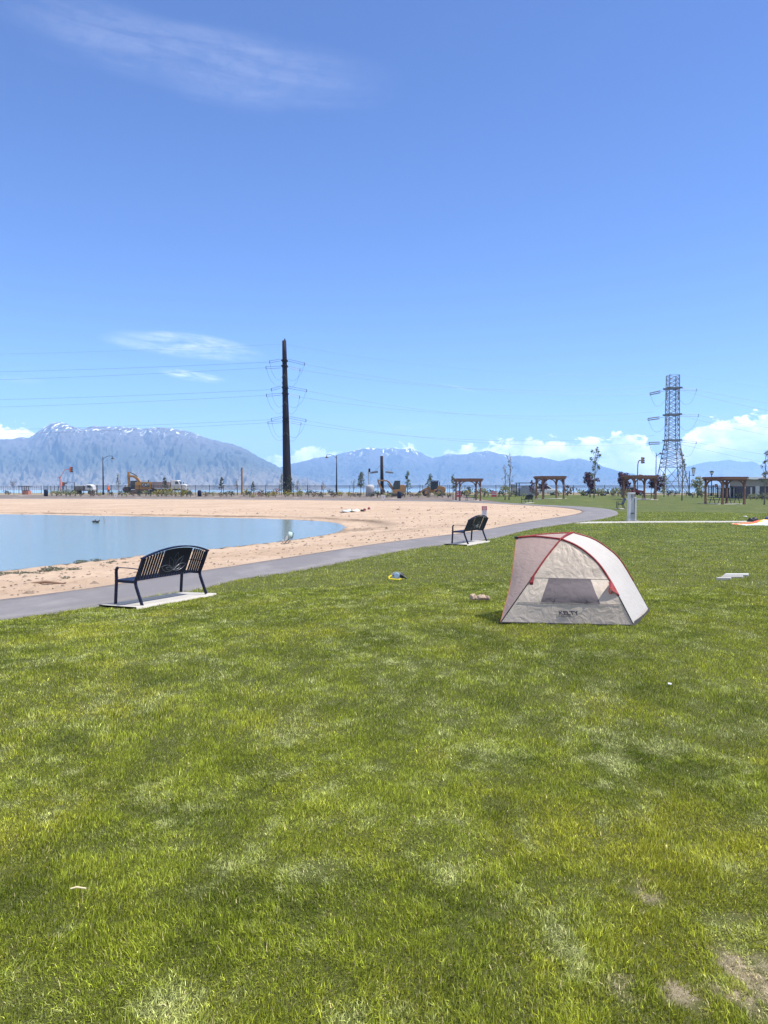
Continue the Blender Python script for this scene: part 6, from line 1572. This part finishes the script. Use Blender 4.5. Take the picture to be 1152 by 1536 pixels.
# worker in an orange vest by the fence
def person():
    t = thing('person', 'person in an orange hi vis vest and dark trousers standing by the fence', 'person', on(163, 146.5), R(200))
    V = [(0, 0, .95), (0, .01, 1.12), (0, .01, 1.32), (0, .01, 1.47), (0, 0, 1.56), (0, -.02, 1.66), (0, -.02, 1.74),
         (.10, 0, .90), (.12, -.03, .50), (.12, .02, .08), (.13, -.14, .04), (-.10, 0, .90), (-.13, .02, .50), (-.14, .05, .08), (-.15, -.10, .04),
         (.19, .01, 1.44), (.26, .03, 1.18), (.25, -.12, 1.00), (.24, -.17, .94), (-.19, .01, 1.44), (-.27, .04, 1.18), (-.25, -.10, 1.00), (-.24, -.15, .94)]
    E = [(0, 1), (1, 2), (2, 3), (3, 4), (4, 5), (5, 6), (0, 7), (7, 8), (8, 9), (9, 10), (0, 11), (11, 12), (12, 13), (13, 14), (3, 15), (15, 16), (16, 17), (17, 18), (3, 19), (19, 20), (20, 21), (21, 22)]
    rad = [.15, .145, .165, .12, .055, .085, .075, .10, .065, .05, .04, .10, .065, .05, .04, .065, .05, .04, .038, .065, .05, .04, .038]
    me = bpy.data.meshes.new('body'); me.from_pydata(V, E, []); o = bpy.data.objects.new('body', me); COL.objects.link(o); me.materials.append(CLOTH_D); o.parent = t
    sk = o.modifiers.new('skin', 'SKIN'); sk.use_smooth_shade = True
    for v, r in zip(me.skin_vertices[0].data, rad): v.radius = (r, r)
    me.skin_vertices[0].data[0].use_root = True; o.modifiers.new('sub', 'SUBSURF').render_levels = 1
    MB().lathe([(.185, .92), (.18, 1.12), (.20, 1.32), (.175, 1.44), (.10, 1.50)], 16).build('vest', HIVIS, t, True)
    h = MB().lathe([(.03, 1.555), (.075, 1.59), (.092, 1.66), (.085, 1.73), (.04, 1.77)], 14, (0, -.02, 0)).build('head', SKIN, t, True)
    for s in (-1, 1):
        MB().box((s * .033, -.108, 1.675), (.022, .008, .012)).build('eye', BLKP, h); MB().box((s * .093, -.01, 1.665), (.018, .035, .05)).build('ear', SKIN, h)
    MB().box((0, -.118, 1.65), (.022, .03, .035)).build('nose', SKIN, h); MB().box((0, -.108, 1.615), (.045, .008, .009)).build('mouth', pmat('lip', (.30, .12, .10), .5), h)
    hh = MB().lathe([(.115, 1.70), (.11, 1.74), (.09, 1.80), (.04, 1.84)], 14, (0, -.02, 0)).build('hard_hat', HIVIS, t, True); MB().box((0, -.13, 1.705), (.16, .08, .012)).build('brim', HIVIS, hh)
    for s, w in ((1, (.24, -.17, .94)), (-1, (-.24, -.15, .94))):
        w = Vector(w); m = MB(); m.tube([w + Vector((0, -.01, .01)), w + Vector((0, -.04, -.05)), w + Vector((0, -.06, -.09))], [.026, .036, .030], 8)
        for k, ln in enumerate((.06, .072, .078, .07)):
            q = w + Vector((-.024 + .016 * k, -.06, -.09)); m.tube([q, q + Vector((0, -.008, -ln * .55)), q + Vector((0, .010, -ln))], [.009, .0085, .006], 6)
        q = w + Vector((-s * .03, -.04, -.04)); m.tube([q, q + Vector((-s * .02, -.025, -.03)), q + Vector((-s * .018, -.035, -.055))], [.010, .009, .007], 6)
        m.build('hand', SKIN, t, True)
    for s in (-1, 1): MB().box((s * .13, -.06 + (.02 if s > 0 else .05), .04), (.10, .28, .08)).build('boot', BLKP, t, bevel=.02)
person()
make_grass()
make_haze()
